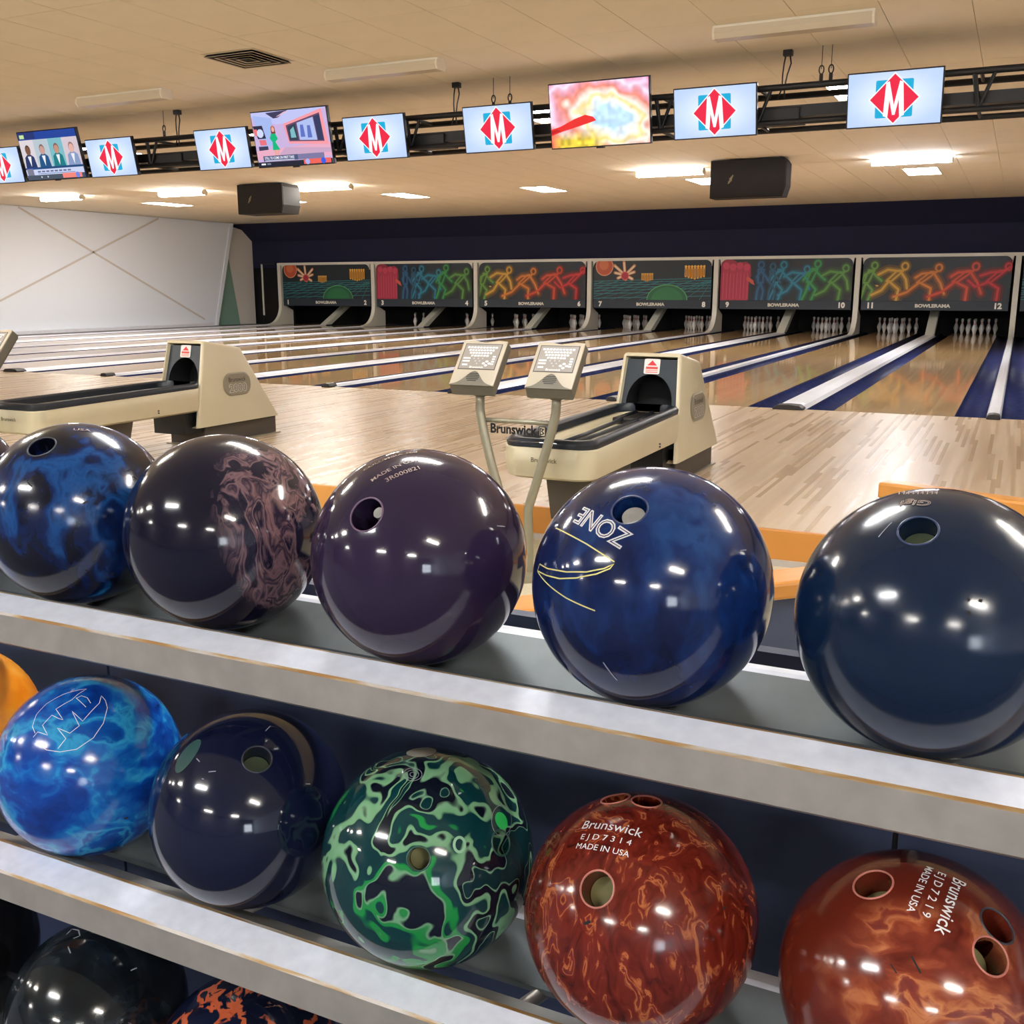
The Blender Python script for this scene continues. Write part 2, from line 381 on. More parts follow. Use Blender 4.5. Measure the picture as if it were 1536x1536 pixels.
tag(tr, 'thin grey strip at the foot of the oak nosing board', 'trim')
ce = struct('ceiling', MB().box(XL-1, XR, YB, 20.0, H+0.012, H+0.10), M['ceiling'])
tag(ce, 'cream tiled ceiling over the lanes and seating area', 'ceiling')
# ceiling tiles: 2 ft x 4 ft, each its own slab where they can be told apart
TX0, TY0 = 3.18, -0.45
holes = []      # rectangles kept free of tiles (recessed lights, vent)
REC_NEAR = [(1.97, 1.75), (-1.62, 1.75), (-5.55, 1.75), (-8.85, 1.75), (5.5, 1.75)]
REC_FAR = [(1.92, 10.25), (-1.95, 10.25), (-5.45, 10.35), (-8.80, 10.35), (-12.1, 10.2), (-15.25, 9.8), (5.5, 10.25)]
VENT = (-2.72, -2.22)
for x, y in REC_NEAR+REC_FAR: holes.append((x-0.30, x+0.30, y-0.61, y+0.61))
holes.append((VENT[0]-0.29, VENT[0]+0.29, VENT[1]-0.29, VENT[1]+0.29))
def free(x0, x1, y0, y1): return not any(x0 < b and x1 > a and y0 < d and y1 > c for a, b, c, d in holes)
tile_mesh = MB().box(-0.3025, 0.3025, -0.6075, 0.6075, 0, 0.012).mesh('ceiling_tile', M['tile'])
rest = MB(); cand = []
for j in range(-14, 16):
    for i in range(-37, 14):
        x0 = TX0+0.61*i; y0 = TY0+1.22*j
        if x0 < XL or x0+0.61 > XR or y0 < YB or y0+1.22 > 17.0: continue
        px, py, pz = project((x0+0.305, y0+0.61, H))
        vis = pz > 0 and -120 < px < 1656 and -60 < py < 400
        cand.append((0 if vis else 1, pz if vis else 0, x0, y0))
cand.sort()
nt_ = 0
for vis, _, x0, y0 in cand:
    if not free(x0+0.01, x0+0.60, y0+0.01, y0+1.21):
        # tiles cut around recessed fittings go into the plain remainder, in strips
        cuts = [h for h in holes if x0 < h[1] and x0+0.61 > h[0] and y0 < h[3] and y0+1.22 > h[2]]
        h = cuts[0]
        for a, b, c, d in ((x0, min(x0+0.61, h[0]), y0, y0+1.22), (max(x0, h[1]), x0+0.61, y0, y0+1.22),
                           (max(x0, h[0]), min(x0+0.61, h[1]), y0, min(y0+1.22, h[2])), (max(x0, h[0]), min(x0+0.61, h[1]), max(y0, h[3]), y0+1.22)):
            if b-a > 0.01 and d-c > 0.01: rest.box(a+0.002, b-0.002, c+0.002, d-0.002, H, H+0.012)
        continue
    if vis == 0 and nt_ < 290:
        o = bpy.data.objects.new('ceiling_tile', tile_mesh); COL.objects.link(o); o.parent = ce; o.location = (x0+0.305, y0+0.61, H); nt_ += 1
    else: rest.box(x0+0.0025, x0+0.6075, y0+0.0025, y0+1.2175, H, H+0.012)
o = rest.build('ceiling_tile_field', M['tile'], ce); o['kind'] = 'stuff'
# left wall with a leaning end and two crossing battens
wl = struct('wall_left', MB().prism([(YB, ZC), (15.25, ZC), (16.25, H), (YB, H)], XL-0.12, XL, 'X'), M['wall'])
tag(wl, 'plain off-white side wall left of lane one with crossing grooves', 'wall')
tr = struct('trim_3', MB().prism([(15.25, -0.1), (15.40, -0.1), (16.40, H), (16.25, H)], XL-0.13, XL+0.02, 'X'), M['wall'])
tag(tr, 'slanted off-white end board finishing the left wall', 'trim')
def batten(p0, p1, w=0.05):
    (y0, z0), (y1, z1) = p0, p1; l = math.hypot(y1-y0, z1-z0); ny, nz = -(z1-z0)/l*w/2, (y1-y0)/l*w/2
    return MB().prism([(y0+ny, z0+nz), (y0-ny, z0-nz), (y1-ny, z1-nz), (y1+ny, z1+nz)], XL, XL+0.008, 'X').build('batten', M['batten'], wl)
batten((8.5, 3.12), (14.85, 0.22)); batten((5.4, -0.1), (13.2, 3.12))
w2 = struct('wall_recess', MB().prism([(13.0, -0.2), (17.56, -0.2), (17.56, 2.9), (16.2, H), (13.0, H)], XL-0.37, XL-0.25, 'X'), M['recess'])
tag(w2, 'grey recessed wall beyond the slanted end of the left wall', 'wall')
gp = MB().prism([(15.3, -0.1), (16.75, -0.1), (16.35, 2.05), (15.7, 2.15)], XL-0.24, XL-0.21, 'X').build('green_screen', M['green'])
tag(gp, 'dull green panel leaning on the recessed grey wall', 'panel')
gb = MB().prism([(XL-1.2, -0.2), (XL-0.2, -0.2), (XL-0.2, H), (XL-1.2, H)], 12.9, 13.0, 'Y').build('wall_return', M['recess'])
tag(gb, 'short grey return wall closing the recess', 'wall', kind='structure')
wn = struct('wall_back', MB().prism([(16.85, H+0.01), (17.57, 2.64), (17.57, 1.80), (17.67, 1.80), (17.67, 2.68), (17.0, H+0.01)], XL-0.62, XR, 'X'), M['navywall'])
tag(wn, 'dark navy sloping soffit above the pin-end masking units', 'wall')
wq = struct('pit_dark_sheet', MB().box(XL-0.62, -5*W+0.06, 17.84, 17.90, -0.2, 1.85), M['pitblack'])  # added so the open pit here looks dark
tag(wq, 'black sheet added to darken the pit opening beside lane one', 'wall')
wp = struct('wall_pit', MB().box(XL-0.62, XR, 19.7, 19.8, -0.3, H), M['pitblack'])
tag(wp, 'black wall at the back of the pin pits', 'wall')
wr = struct('wall_right', MB().box(XR, XR+0.1, YB, 19.8, -0.3, H), M['wall'])
tag(wr, 'off-white side wall at the far right of the hall', 'wall')
wb = struct('wall_front', MB().box(XL, XR, YB-0.1, YB, ZC, H), M['wallbehind'])
tag(wb, 'grey wall behind the seating area', 'wall')
win = struct('window_1', MB().box(9.0, 11.0, YB, YB+0.02, 0.55, 2.05), M['window'])
tag(win, 'daylit window in the wall behind the seating area', 'window')
mb = MB()
for x in (8.97, 9.64, 10.32, 10.99): mb.box(x, x+0.05, YB, YB+0.06, 0.5, 2.1)
for z in (0.5, 1.27, 2.05): mb.box(8.97, 11.04, YB, YB+0.05, z, z+0.05)
mb.build('window_frame', M['maskwhite'], win)

# ================================================================== lanes
CAPW, CAPN, GUT, BED = 0.30, 0.1211, 0.26, 1.0538
PAIRS = list(range(-5, 3))     # pair k spans X = kW .. (k+1)W and holds lanes 2(k+5)+1 and +2
NUM = lambda k, side: 2*(k+5)+1+side
NW = ['zero', 'one', 'two', 'three', 'four', 'five', 'six', 'seven', 'eight', 'nine', 'ten', 'eleven', 'twelve', 'thirteen', 'fourteen', 'fifteen', 'sixteen', 'seventeen']
def gutter_mb(xc):
    n = 8; r = GUT/2; prof = [(xc-r*math.cos(PI*i/n), -0.080*math.sin(PI*i/n)-0.004) for i in range(n+1)]
    outer = [(x, z-0.012) for x, z in prof]; pts = prof+outer[::-1]; m = len(pts)
    vs_ = [(x, 0.0, z) for x, z in pts]+[(x, 19.2, z) for x, z in pts]
    k = n+1; fs = [(i, i+1, m+i+1, m+i) for i in range(n)]+[(m-1-i, m+m-1-i, m+m-2-i, m-2-i) for i in range(n)]
    for i in range(n): fs += [(i, m-1-i, m-2-i, i+1), (m+i, m+i+1, m+m-2-i, m+m-1-i)]
    return MB().add(vs_, fs)
LANEC = []
for k in PAIRS:
    for side in (0, 1):
        sgn = -1 if side == 0 else 1
        xc = (k+0.5)*W+sgn*(CAPW/2+GUT+BED/2); LANEC.append((NUM(k, side), xc))
        t = empty('bowling_lane', (0, 0, 0), 'glossy maple bowling lane between navy gutters, leading to number %s' % NW[NUM(k, side)], 'lane', 'bowling lanes')
        MB().box(xc-BED/2, xc+BED/2, 0.0, 19.05, -0.14, 0.0).build('lane_bed', M['lane'], t)
        for s2 in (-1, 1): gutter_mb(xc+s2*(BED/2+GUT/2)).build('gutter', M['gutter'], t, smooth=True)
ORD = {k: 'lanes %s and %s' % (NW[NUM(k, 0)], NW[NUM(k, 1)]) for k in PAIRS}
def divider(xc, w, label, group, wide):
    t = empty('lane_divider', (xc, 0, 0), label, 'divider', group); h = w/2
    prof = [(-h, -0.14), (-h, -0.004), (-h*0.78, 0.026), (0, 0.032), (h*0.78, 0.026), (h, -0.004), (h, -0.14)]
    MB().prism(prof, 0.02, 17.0 if wide else 17.2, 'Y').build('cap', M['cap'], t)
    e = [(-h*0.95, 0.0), (-h*0.95, 0.016), (-h*0.68, 0.042), (0, 0.048), (h*0.68, 0.042), (h*0.95, 0.016), (h*0.95, 0.0)]
    MB().prism(e, -0.10, 0.06, 'Y').build('end_block', M['capend'], t, bevel=0.006)
    if wide: MB().prism([(x*0.7, z*0.3+0.022) for x, z in e], 0.06, 0.30, 'Y').build('joint_plate', M['aluface'], t)
    return t
for k in PAIRS:
    divider((k+0.5)*W, CAPW, 'wide pale divider cap running down the middle of '+ORD[k], 'wide lane divider caps', True)
    if k > -5: divider(k*W, CAPN, 'narrow pale divider cap between lanes %s and %s' % (NW[NUM(k, 0)-1], NW[NUM(k, 0)]), 'narrow lane divider caps', False)
divider(-5*W, CAPN, 'narrow pale divider cap along the outer edge of lane one', 'narrow lane divider caps', False)
# the strip beside lane one
o = MB().box(XL+0.03, -5*W-0.0610, 0.0, 17.1, -0.14, 0.02).build('side_walkway', M['capend']); tag(o, 'black walkway strip between lane one and the left wall', 'walkway')
o = MB().box(XL+0.03, XL+0.16, 0.02, 15.1, 0.02, 0.10).build('walkway_kerb', M['cap']); tag(o, 'white kerb along the foot of the left wall', 'kerb')

# ------------------------------------------------------------------ pins
pm = MB().lathe([(0.025, 0), (0.029, 0.012), (0.0365, 0.05), (0.048, 0.085), (0.0575, 0.115), (0.0605, 0.135), (0.056, 0.165), (0.045, 0.20), (0.0325, 0.235), (0.0255, 0.258), (0.0235, 0.275), (0.0255, 0.30), (0.030, 0.325), (0.0325, 0.345), (0.030, 0.364), (0.021, 0.376), (0.008, 0.381)], 16).mesh('pin_body', M['pin'], True)
ps = MB()
for z, r in ((0.252, 0.0285), (0.285, 0.0255)): ps.lathe([(r-0.001, z-0.006), (r, z-0.005), (r-0.0005, z+0.005), (r-0.001, z+0.006)], 16)
psm = ps.mesh('neck_stripes', M['pinred'], True)
def pin(x, y, lane):
    t = empty('bowling_pin', (x, y, 0.0), 'white bowling pin with red neck stripes, standing on lane %s' % NW[lane], 'pin', 'pins standing on lane %s' % NW[lane])
    b = bpy.data.objects.new('pin_body', pm); COL.objects.link(b); b.parent = t
    s_ = bpy.data.objects.new('neck_stripe', psm); COL.objects.link(s_); s_.parent = t
for ln, xc in LANEC:
    if 3 <= ln <= 13:
        for r in range(4):
            for q in range(r+1): pin(xc+(q-r/2)*0.3048, 18.29+r*0.264, ln)

# ------------------------------------------------------------------ masking units
def glow(p, pts, w, col):
    p.glows.append((pts, w, col))
def bowler(p, u, v, s, pose, col):
    """neon figure about s tall, feet at (u, v)"""
    P = {
     'stand': dict(head=(0.0, .92), tor=[(0, .80), (0, .45)], limbs=[[(0, .76), (.14, .6), (.22, .48)], [(0, .76), (-.1, .6), (-.06, .45)], [(0, .45), (.08, .22), (.04, 0)], [(0, .45), (-.08, .22), (-.1, 0)]]),
     'lean': dict(head=(.12, .90), tor=[(.05, .78), (-.08, .45)], limbs=[[(.05, .76), (.2, .6), (.32, .5)], [(.05, .76), (-.12, .66), (-.22, .5)], [(-.08, .45), (.10, .26), (.0, 0)], [(-.08, .45), (-.14, .22), (-.24, 0)]]),
     'swing': dict(head=(.26, .82), tor=[(.16, .72), (-.10, .46)], limbs=[[(.16, .70), (.30, .5), (.34, .28)], [(.16, .70), (-.14, .74), (-.36, .62)], [(-.10, .46), (.14, .26), (.10, 0)], [(-.10, .46), (-.26, .24), (-.5, .12)]]),
     'lunge': dict(head=(.34, .80), tor=[(.22, .70), (-.10, .44)], limbs=[[(.22, .68), (.4, .42), (.5, .16)], [(.22, .68), (-.05, .66), (-.2, .56)], [(-.10, .44), (.18, .30), (.16, 0)], [(-.10, .44), (-.38, .2), (-.7, .08)]]),
     'reach': dict(head=(.30, .84), tor=[(.16, .74), (-.14, .46)], limbs=[[(.16, .72), (.4, .86), (.6, 1.05)], [(.16, .72), (-.1, .7), (-.34, .62)], [(-.14, .46), (.10, .3), (.08, 0)], [(-.14, .46), (-.44, .34), (-.62, .5)]])}[pose]
    T = lambda q: (u+q[0]*s, v+q[1]*s)
    hx, hy = T(P['head']); ring = [(hx+.075*s*math.cos(PI*k/5), hy+.085*s*math.sin(PI*k/5)) for k in range(11)]
    w = 0.058*s/0.9
    a, b = P['tor']; dx = 0.075
    body = [T((a[0]-dx, a[1])), T((a[0]+dx, a[1])), T((b[0]+dx*.8, b[1])), T((b[0]-dx*.8, b[1])), T((a[0]-dx, a[1]))]
    p.poly(body[:4], dim(col, 0.30))
    glow(p, body, w*0.8, col); glow(p, ring, w*0.7, col)
    for l in P['limbs']:
        glow(p, [T(q) for q in l], w*1.1, col)
RED, PINK, BLUE, CYAN, GREEN, LIME, YEL, ORG, ORED = S(214, 40, 44), S(206, 50, 84), S(40, 96, 140), S(30, 130, 160), S(52, 150, 76), S(110, 160, 60), S(222, 168, 54), S(226, 130, 40), S(224, 74, 40)
UW, VH = W-0.24, 1.04
DARK = S(20, 30, 38)
def art_space():
    p = Print(); p.rect(0, UW, 0, VH, DARK)
    TE = S(36, 116, 122)
    for i in range(7):
        v = 0.06+0.46*(i/6.0)**0.75; p.stroke([(0, v-0.02), (UW, v+0.05)], 0.018, TE, False)
    for i in range(16):
        u = -1.6+i*0.42; p.stroke([(max(u, 0), max(0, (0-u)/2.0*0.5) if u < 0 else 0), (min(u+1.9, UW), 0.5)], 0.016, TE, False)
    p.poly([(2.12+0.56*math.cos(PI*k/16), 0.50*math.sin(PI*k/16)*0.8) for k in range(17)], S(30, 92, 60))
    p.poly([(2.12+0.44*math.cos(PI*k/16), 0.50*math.sin(PI*k/16)*0.66) for k in range(17)], S(38, 112, 64))
    p.stroke([(2.12+0.56*math.cos(PI*k/16), 0.50*math.sin(PI*k/16)*0.8) for k in range(17)], 0.02, S(90, 170, 90), False)
    p.disc(0.32, 0.90, 0.26, S(220, 150, 110), 20); p.disc(0.32, 0.90, 0.235, S(190, 82, 50), 20); p.disc(0.30, 0.94, 0.14, S(206, 110, 66), 16)
    for a, l in ((20, .30), (48, .42), (95, .44), (135, .46), (165, .32), (205, .24), (330, .26), (280, .15)):
        t = math.radians(a); cu_, cv = 0.92, 0.66
        p.stroke([(cu_+.12*math.cos(t), cv+.10*math.sin(t)), (cu_+l*.95*math.cos(t), cv+l*.8*math.sin(t))], 0.085, S(190, 120, 80)); p.stroke([(cu_+.12*math.cos(t), cv+.10*math.sin(t)), (cu_+l*.9*math.cos(t), cv+l*.75*math.sin(t))], 0.05, S(232, 206, 170))
    p.disc(0.92, 0.64, 0.115, S(216, 90, 80), 16); p.disc(0.92, 0.64, 0.09, S(176, 40, 56), 16)
    for cu_, cv, s in ((1.56, 0.60, 0.6), (2.88, 0.72, 1.0)):
        p.rect(cu_-.27*s, cu_+.27*s, cv-.10*s, cv+.12*s, S(120, 70, 20))
        for i in range(7):
            x = cu_+(-.25+i*.083)*s; lo = cv-(.10+.06*(1-abs(i-3)/3))*s
            p.stroke([(x, lo), (x, cv+.10*s)], 0.062*s, S(224, 160, 52)); p.disc(x, cv+.15*s, .036*s, S(236, 178, 70), 8)
            p.stroke([(x, lo+.02*s), (x, cv+.08*s)], 0.022*s, S(140, 84, 24))
    return p.clip(0, UW, 0, VH)
def art_crowd():
    p = Print(); p.rect(0, UW, 0, VH, DARK)
    p.poly([(0, 0), (.72, 0), (.74, .45), (.80, .62), (.78, .9), (.66, .98), (.45, .95), (.3, VH), (0, VH)], S(150, 36, 62))
    for i, (u, h) in enumerate(((.12, 1.0), (.30, .96), (.48, 1.0), (.66, .95))):
        p.stroke([(u, 0.02), (u, h*.55), (u+.02, h*.78)], 0.17, S(176, 44, 72)); p.disc(u+.02, h*.88, .09, S(196, 58, 86), 12)
        p.stroke([(u-.05, .05), (u-.04, h*.7)], 0.012, S(208, 84, 104)); p.stroke([(u+.05, .05), (u+.05, h*.7)], 0.012, S(208, 84, 104))
    p.stroke([(.72, .55), (.86, .45), (.96, .42)], 0.09, S(206, 84, 66)); p.disc(.98, .42, .06, S(220, 120, 80), 10)
    bowler(p, 1.06, .02, .95, 'stand', BLUE); bowler(p, 1.52, .02, .96, 'lean', CYAN); bowler(p, 1.36, .02, .9, 'stand', S(30, 90, 120)); bowler(p, 1.98, .02, .92, 'swing', CYAN)
    bowler(p, 2.36, .02, .98, 'lean', GREEN); bowler(p, 2.92, .02, .94, 'swing', S(90, 150, 60))
    return p.clip(0, UW, 0, VH)
def art_runner():
    p = Print(); p.rect(0, UW, 0, VH, DARK)
    bowler(p, .16, .02, .92, 'lean', LIME); bowler(p, .72, .02, .98, 'swing', YEL); p.disc(.34, .30, .085, S(226, 176, 60), 12); p.disc(.34, .30, .05, S(150, 100, 20), 10)
    bowler(p, 1.42, .02, .95, 'lunge', ORG); bowler(p, 2.22, .02, .98, 'lunge', ORED); bowler(p, 2.98, .02, .92, 'reach', RED)
    return p.clip(0, UW, 0, VH)
ARTS = [art_space(), art_crowd(), art_runner()]
MDES = ['dark mural of planets, bursting pins and a teal grid', 'dark mural of a pink crowd beside blue and green neon bowlers', 'dark mural of lime, yellow, orange and red neon bowlers']
ART_MESH = {}
for k in PAIRS:
    x0 = k*W; a = (k+5) % 3
    t = empty('masking_unit', (x0+W/2, YM, 0), '%s, numbered %s and %s' % (MDES[a], NW[NUM(k, 0)], NW[NUM(k, 1)]), 'masking unit', 'masking units over the pins')
    hw = UW/2
    MB().box(-hw, hw, 0.0, 0.06, 0.60, 0.83).build('number_band', M['maskband'], t, bevel=0.008)
    MB().box(-hw, hw, 0.01, 0.06, 0.83, 1.87).build('panel', M['maskdark'], t)
    if a not in ART_MESH:
        ao = ARTS[a].build('mural', M['print'], t, (-hw, 0.008, 0.83), (1, 0, 0), (0, 0, 1), 0.0003); ART_MESH[a] = ao.data
    else:
        ao = bpy.data.objects.new('mural', ART_MESH[a]); COL.objects.link(ao); ao.parent = t
    # white surround: top rail with rounded lower corners
    fr = MB().box(-W/2, W/2, -0.02, 0.05, 1.87, 1.945)
    for s in (-1, 1):
        c = []
        r = 0.16
        for i in range(9):
            th = PI/2*i/8; c.append((s*(hw-r+r*math.sin(th)), 1.87-r+r*math.cos(th)))
        fr.prism(c+[(s*hw, 1.87-r), (s*(hw+0.02), 1.88)], -0.02, 0.05, 'Y')
    fr.build('surround', M['maskwhite'], t)
    lt = Print(); lt.text(str(NUM(k, 0)), 0.16, 0.045, 0.145, S(236, 232, 222), 'l', 0.05); lt.text(str(NUM(k, 1)), UW-0.14, 0.045, 0.145, S(236, 232, 222), 'r', 0.05)
    lt.text('BOWLERAMA', UW/2, 0.07, 0.088, S(220, 214, 200), 'c', 0.05, 0.80)
    lt.build('lettering', M['print'], t, (-hw, -0.002, 0.60), (1, 0, 0), (0, 0, 1), 0.0003)
def pillar(x, lab):
    c = [(YM-0.03, 1.94), (YM-0.03, 0.62)]
    for i in range(1, 10):
        th = PI/2*i/9; c.append((YM-0.03-0.62*(1-math.cos(th)), 0.62-0.58*math.sin(th)))
    c += [(YM-0.72, 0.0), (YM+0.55, 0.0), (YM+0.55, 0.45), (YM+0.12, 0.62), (YM+0.12, 1.94)]
    o = MB().prism(c, -0.06, 0.06, 'X').build('masking_pillar', M['maskwhite'], loc=(x, 0, 0))
    tag(o, lab, 'pillar', 'white pillars between masking units')
for k in range(-5, 4): pillar(k*W, ('white curved-foot pillar between numbers %s and %s' % (NW[2*(k+5)], NW[2*(k+5)+1])) if k > -5 else 'white curved-foot pillar at the outer edge of lane one')
t = empty('end_gate', (-18.38, YM-0.20, 0), 'thin white upright beside the dark opening left of lane one', 'post')
MB().box(-0.02, 0.02, -0.02, 0.02, 0.3, 1.93).build('upright', M['maskwhite'], t); MB().box(-0.02, 0.48, -0.02, 0.02, 1.90, 1.94).build('top_rail', M['black'], t); MB().box(-0.018, 0.018, -0.02, 0.02, 0.02, 0.3).build('foot', M['black'], t)
# sloped chutes in the middle of each pair, and black kickbacks
for k in PAIRS:
    xc = (k+0.5)*W
    t = empty('pit_chute', (xc, 0, 0), 'pale sloping ball chute rising behind the divider of '+ORD[k], 'chute', 'sloping chutes at the pin end')
    MB().prism([(17.0, 0.02), (17.35, 0.02), (18.62, 0.66), (18.30, 0.66)], -0.105, 0.105, 'X').build('slope', M['chute'], t, bevel=0.01)
    MB().prism([(17.36, 0.0), (18.95, 0.0), (18.95, 0.66), (18.66, 0.66)], -0.09, 0.09, 'X').build('kickback', M['pitblack'], t)

# ================================================================== ceiling lights
def strip(x, y, m, label, lit=True, group='ceiling strip lights'):
    t = empty('strip_light', (x, y, H), label, 'light', group)
    MB().box(-0.61, 0.61, -0.06, 0.06, -0.022, 0.0).build('housing', M['fixture'], t)
    prof = [(-0.075, -0.02), (-0.085, -0.06), (-0.06, -0.10), (0.06, -0.10), (0.085, -0.06), (0.075, -0.02)]
    MB().prism(prof, -0.60, 0.60, 'X').build('lens', m, t)
    for s in (-1, 1): MB().prism([(a*1.05, b*1.03) for a, b in prof], s*0.60-0.006, s*0.60+0.012, 'X').build('end_cap', M['fixture'], t)
    return t
for x, lab in ((-5.04, 'unlit strip light on the ceiling, the one furthest left above the screens'), (-1.79, 'unlit strip light on the ceiling, middle one above the screens'), (1.92, 'unlit strip light on the ceiling, the one furthest right above the screens')):
    strip(x, -1.45, M['unlit'], lab, False, 'unlit strip lights')
for x, y, m, lab in ((1.94, 8.0, 'litcool', 'cool white lit strip light right of the right-hand loudspeaker'), (-2.0, 8.0, 'litwarm', 'warm lit strip light left of the right-hand loudspeaker'), (-8.95, 7.55, 'litwarm', 'warm lit strip light beside the left-hand loudspeaker'), (-12.4, 7.25, 'litwarm', 'warm lit strip light, second from the left wall'), (-15.6, 6.95, 'litwarm', 'warm lit strip light nearest the left wall')):
    strip(x, y, M[m], lab)
for i, (x, y) in enumerate(((2.05, -7.1), (5.5, -6.95), (-1.9, -7.15), (1.15, -12.2), (6.15, -12.05), (-6.7, -12.4), (-2.8, -12.3), (1.9, -16.4), (-6.1, -16.6), (-5.6, -7.1), (-10.5, -12.2), (-9.5, -7.1), (9.0, -7.0), (6.2, -16.4))):
    strip(x, y, M['nearcool' if i in (0, 3) else 'nearwarm'], 'lit strip light on the ceiling behind the viewer', True, 'strip lights over the seating area')
def troffer(x, y, label, group):
    t = empty('ceiling_panel_light', (x, y, H), label, 'light', group)
    f = MB()
    f.box(-0.30, 0.30, -0.61, -0.585, -0.004, 0.012).box(-0.30, 0.30, 0.585, 0.61, -0.004, 0.012).box(-0.30, -0.275, -0.585, 0.585, -0.004, 0.012).box(0.275, 0.30, -0.585, 0.585, -0.004, 0.012)
    f.build('frame', M['fixture'], t)
    MB().box(-0.275, 0.275, -0.585, 0.585, 0.0, 0.010).build('diffuser', M['panelwarm'], t)
for i, (x, y) in enumerate(REC_FAR): troffer(x, y, 'lit recessed ceiling panel near the navy soffit, above ' + ['lanes eleven and twelve', 'lanes nine and ten', 'lanes seven and eight', 'lanes five and six', 'lanes three and four', 'lanes one and two', 'lanes thirteen and fourteen'][i], 'far recessed panels')
for i, (x, y) in enumerate(REC_NEAR): troffer(x, y, 'lit recessed ceiling panel just behind the black truss, above ' + ['lanes eleven and twelve', 'lanes nine and ten', 'lanes seven and eight', 'lanes five and six', 'lanes thirteen and fourteen'][i], 'near recessed panels')
# air vent: concentric louvres over a black throat
t = empty('air_vent', (VENT[0], VENT[1], H), 'square black-slatted air vent in the ceiling', 'vent')
MB().box(-0.29, 0.29, -0.29, 0.29, 0.005, 0.012).build('throat', M['pitblack'], t)
def ring(a, b, z0, z1):
    q = lambda r, z: [(-r, -r, z), (r, -r, z), (r, r, z), (-r, r, z)]
    vs_ = q(a, z0)+q(b, z1)+q(b+0.008, z1)+q(a+0.008, z0)
    fs = [(i, (i+1) % 4, 4+(i+1) % 4, 4+i) for i in range(4)]+[(8+i, 8+(i+1) % 4, 12+(i+1) % 4, 12+i) for i in range(4)]+[(4+i, 4+(i+1) % 4, 8+(i+1) % 4, 8+i) for i in range(4)]+[(12+i, 12+(i+1) % 4, (i+1) % 4, i) for i in range(4)]
    return MB().add(vs_, fs)
ring(0.26, 0.29, -0.006, 0.0).build('frame', M['grey'], t)
for r in (0.07, 0.135, 0.20, 0.262):
    lv = ring(r-0.03, r, 0.004, -0.022).build('louvre', M['black'], t)
    ring(r-0.004, r, -0.0225, -0.026).build('louvre_edge', M['grey'], lv)

# ================================================================== loudspeakers
def speaker(xa, xb, y, z1, dep, h, label):
    t = empty('loudspeaker', ((xa+xb)/2, y, z1), label, 'loudspeaker', 'loudspeakers under the ceiling'); w = (xb-xa)/2
    prof = [(-w, -h), (w-0.05, -h), (w, -h*0.72), (w, -h*0.12), (w-0.05, 0), (-w, 0)]
    MB().prism(prof, 0.02, dep, 'Y').build('cabinet', M['speakerbox'], t)
    MB().prism([(a*0.985, b*0.97-0.006) for a, b in prof], 0.0, 0.02, 'Y').build('grille', M['speaker'], t)
    e = Print()
    e.stroke([(0.0, 0.0), (0.05, 0.05), (0.02, 0.07), (0.07, 0.12), (0.04, 0.05)], 0.018, S(150, 142, 116)); e.stroke([(0.0, 0.02), (0.05, 0.09)], 0.014, S(150, 142, 116))
    e.build('badge', M['print'], t, (-w*0.5, -0.003, -h*0.62), (1, 0, 0), (0, 0, 1), 0.0002)
    for s in (-1, 1): MB().box(s*w*0.6-0.03, s*w*0.6+0.03, dep*0.4, dep*0.4+0.05, 0.0, H-z1).build('bracket', M['black'], t)
speaker(-1.0, 0.21, 6.97, 3.135, 0.40, 0.58, 'long black loudspeaker under the ceiling, right of centre')
speaker(-10.44, -9.33, 6.66, 3.135, 0.55, 0.56, 'black loudspeaker under the ceiling, above the left-hand lanes')

# ================================================================== truss, screens
TY = -0.45
t = empty('overhead_truss', (0, TY, 2.5), 'black lattice truss hanging across the lanes behind the screens', 'truss')
TX_A, TX_B = -9.6, 10.5
for nm, y, z, r in (('top_chord', 0, 0.34, 0.028), ('top_chord', 0.46, 0.34, 0.028), ('bottom_pipe', 0.0, 0.05, 0.025), ('bottom_pipe', 0.46, 0.05, 0.025)):
    MB().tube([(TX_A, y, z), (TX_B, y, z)], r, 10).build(nm, M['truss'], t, smooth=True)
MB().box(TX_A, TX_B, 0.05, 0.25, 0.10, 0.195).build('cable_tray', M['truss'], t)
xs = TX_A+0.3; i = 0
while xs < TX_B:
    MB().tube([(xs, 0, 0.34), (xs+0.05, 0, 0.05)], 0.020, 8).build('strut', M['truss'], t)
    MB().tube([(xs+0.16, 0, 0.34), (xs+0.05, 0, 0.05)], 0.016, 8).build('strut', M['truss'], t)
    MB().tube([(xs+0.05, 0, 0.34), (xs+0.05, 0.46, 0.34)], 0.016, 8).build('cross_tube', M['truss'], t)
    MB().tube([(xs+0.05, 0, 0.05), (xs+0.05, 0.46, 0.05)], 0.016, 8).build('cross_tube', M['truss'], t)
    xs += 0.892
for x in (1.98, 2.06, -0.98, -1.16, -5.45, 5.6):
    h = empty('hanger', (0, 0, 0)); h.parent = t; del_ = None
    MB().tube([(x, 0, 0.46), (x, 0, H-2.5)], 0.0035, 6).build('wire', M['steel'], h)
    MB().tube([(x, 0, 0.34), (x, 0, 0.42)], 0.016, 8).build('clamp', M['truss'], h)
    MB().tube([(x+0.02*math.cos(2*PI*q/12), 0, 0.455+0.035*math.sin(2*PI*q/12)) for q in range(12)], 0.006, 6, closed=True).build('shackle', M['truss'], h, smooth=True)
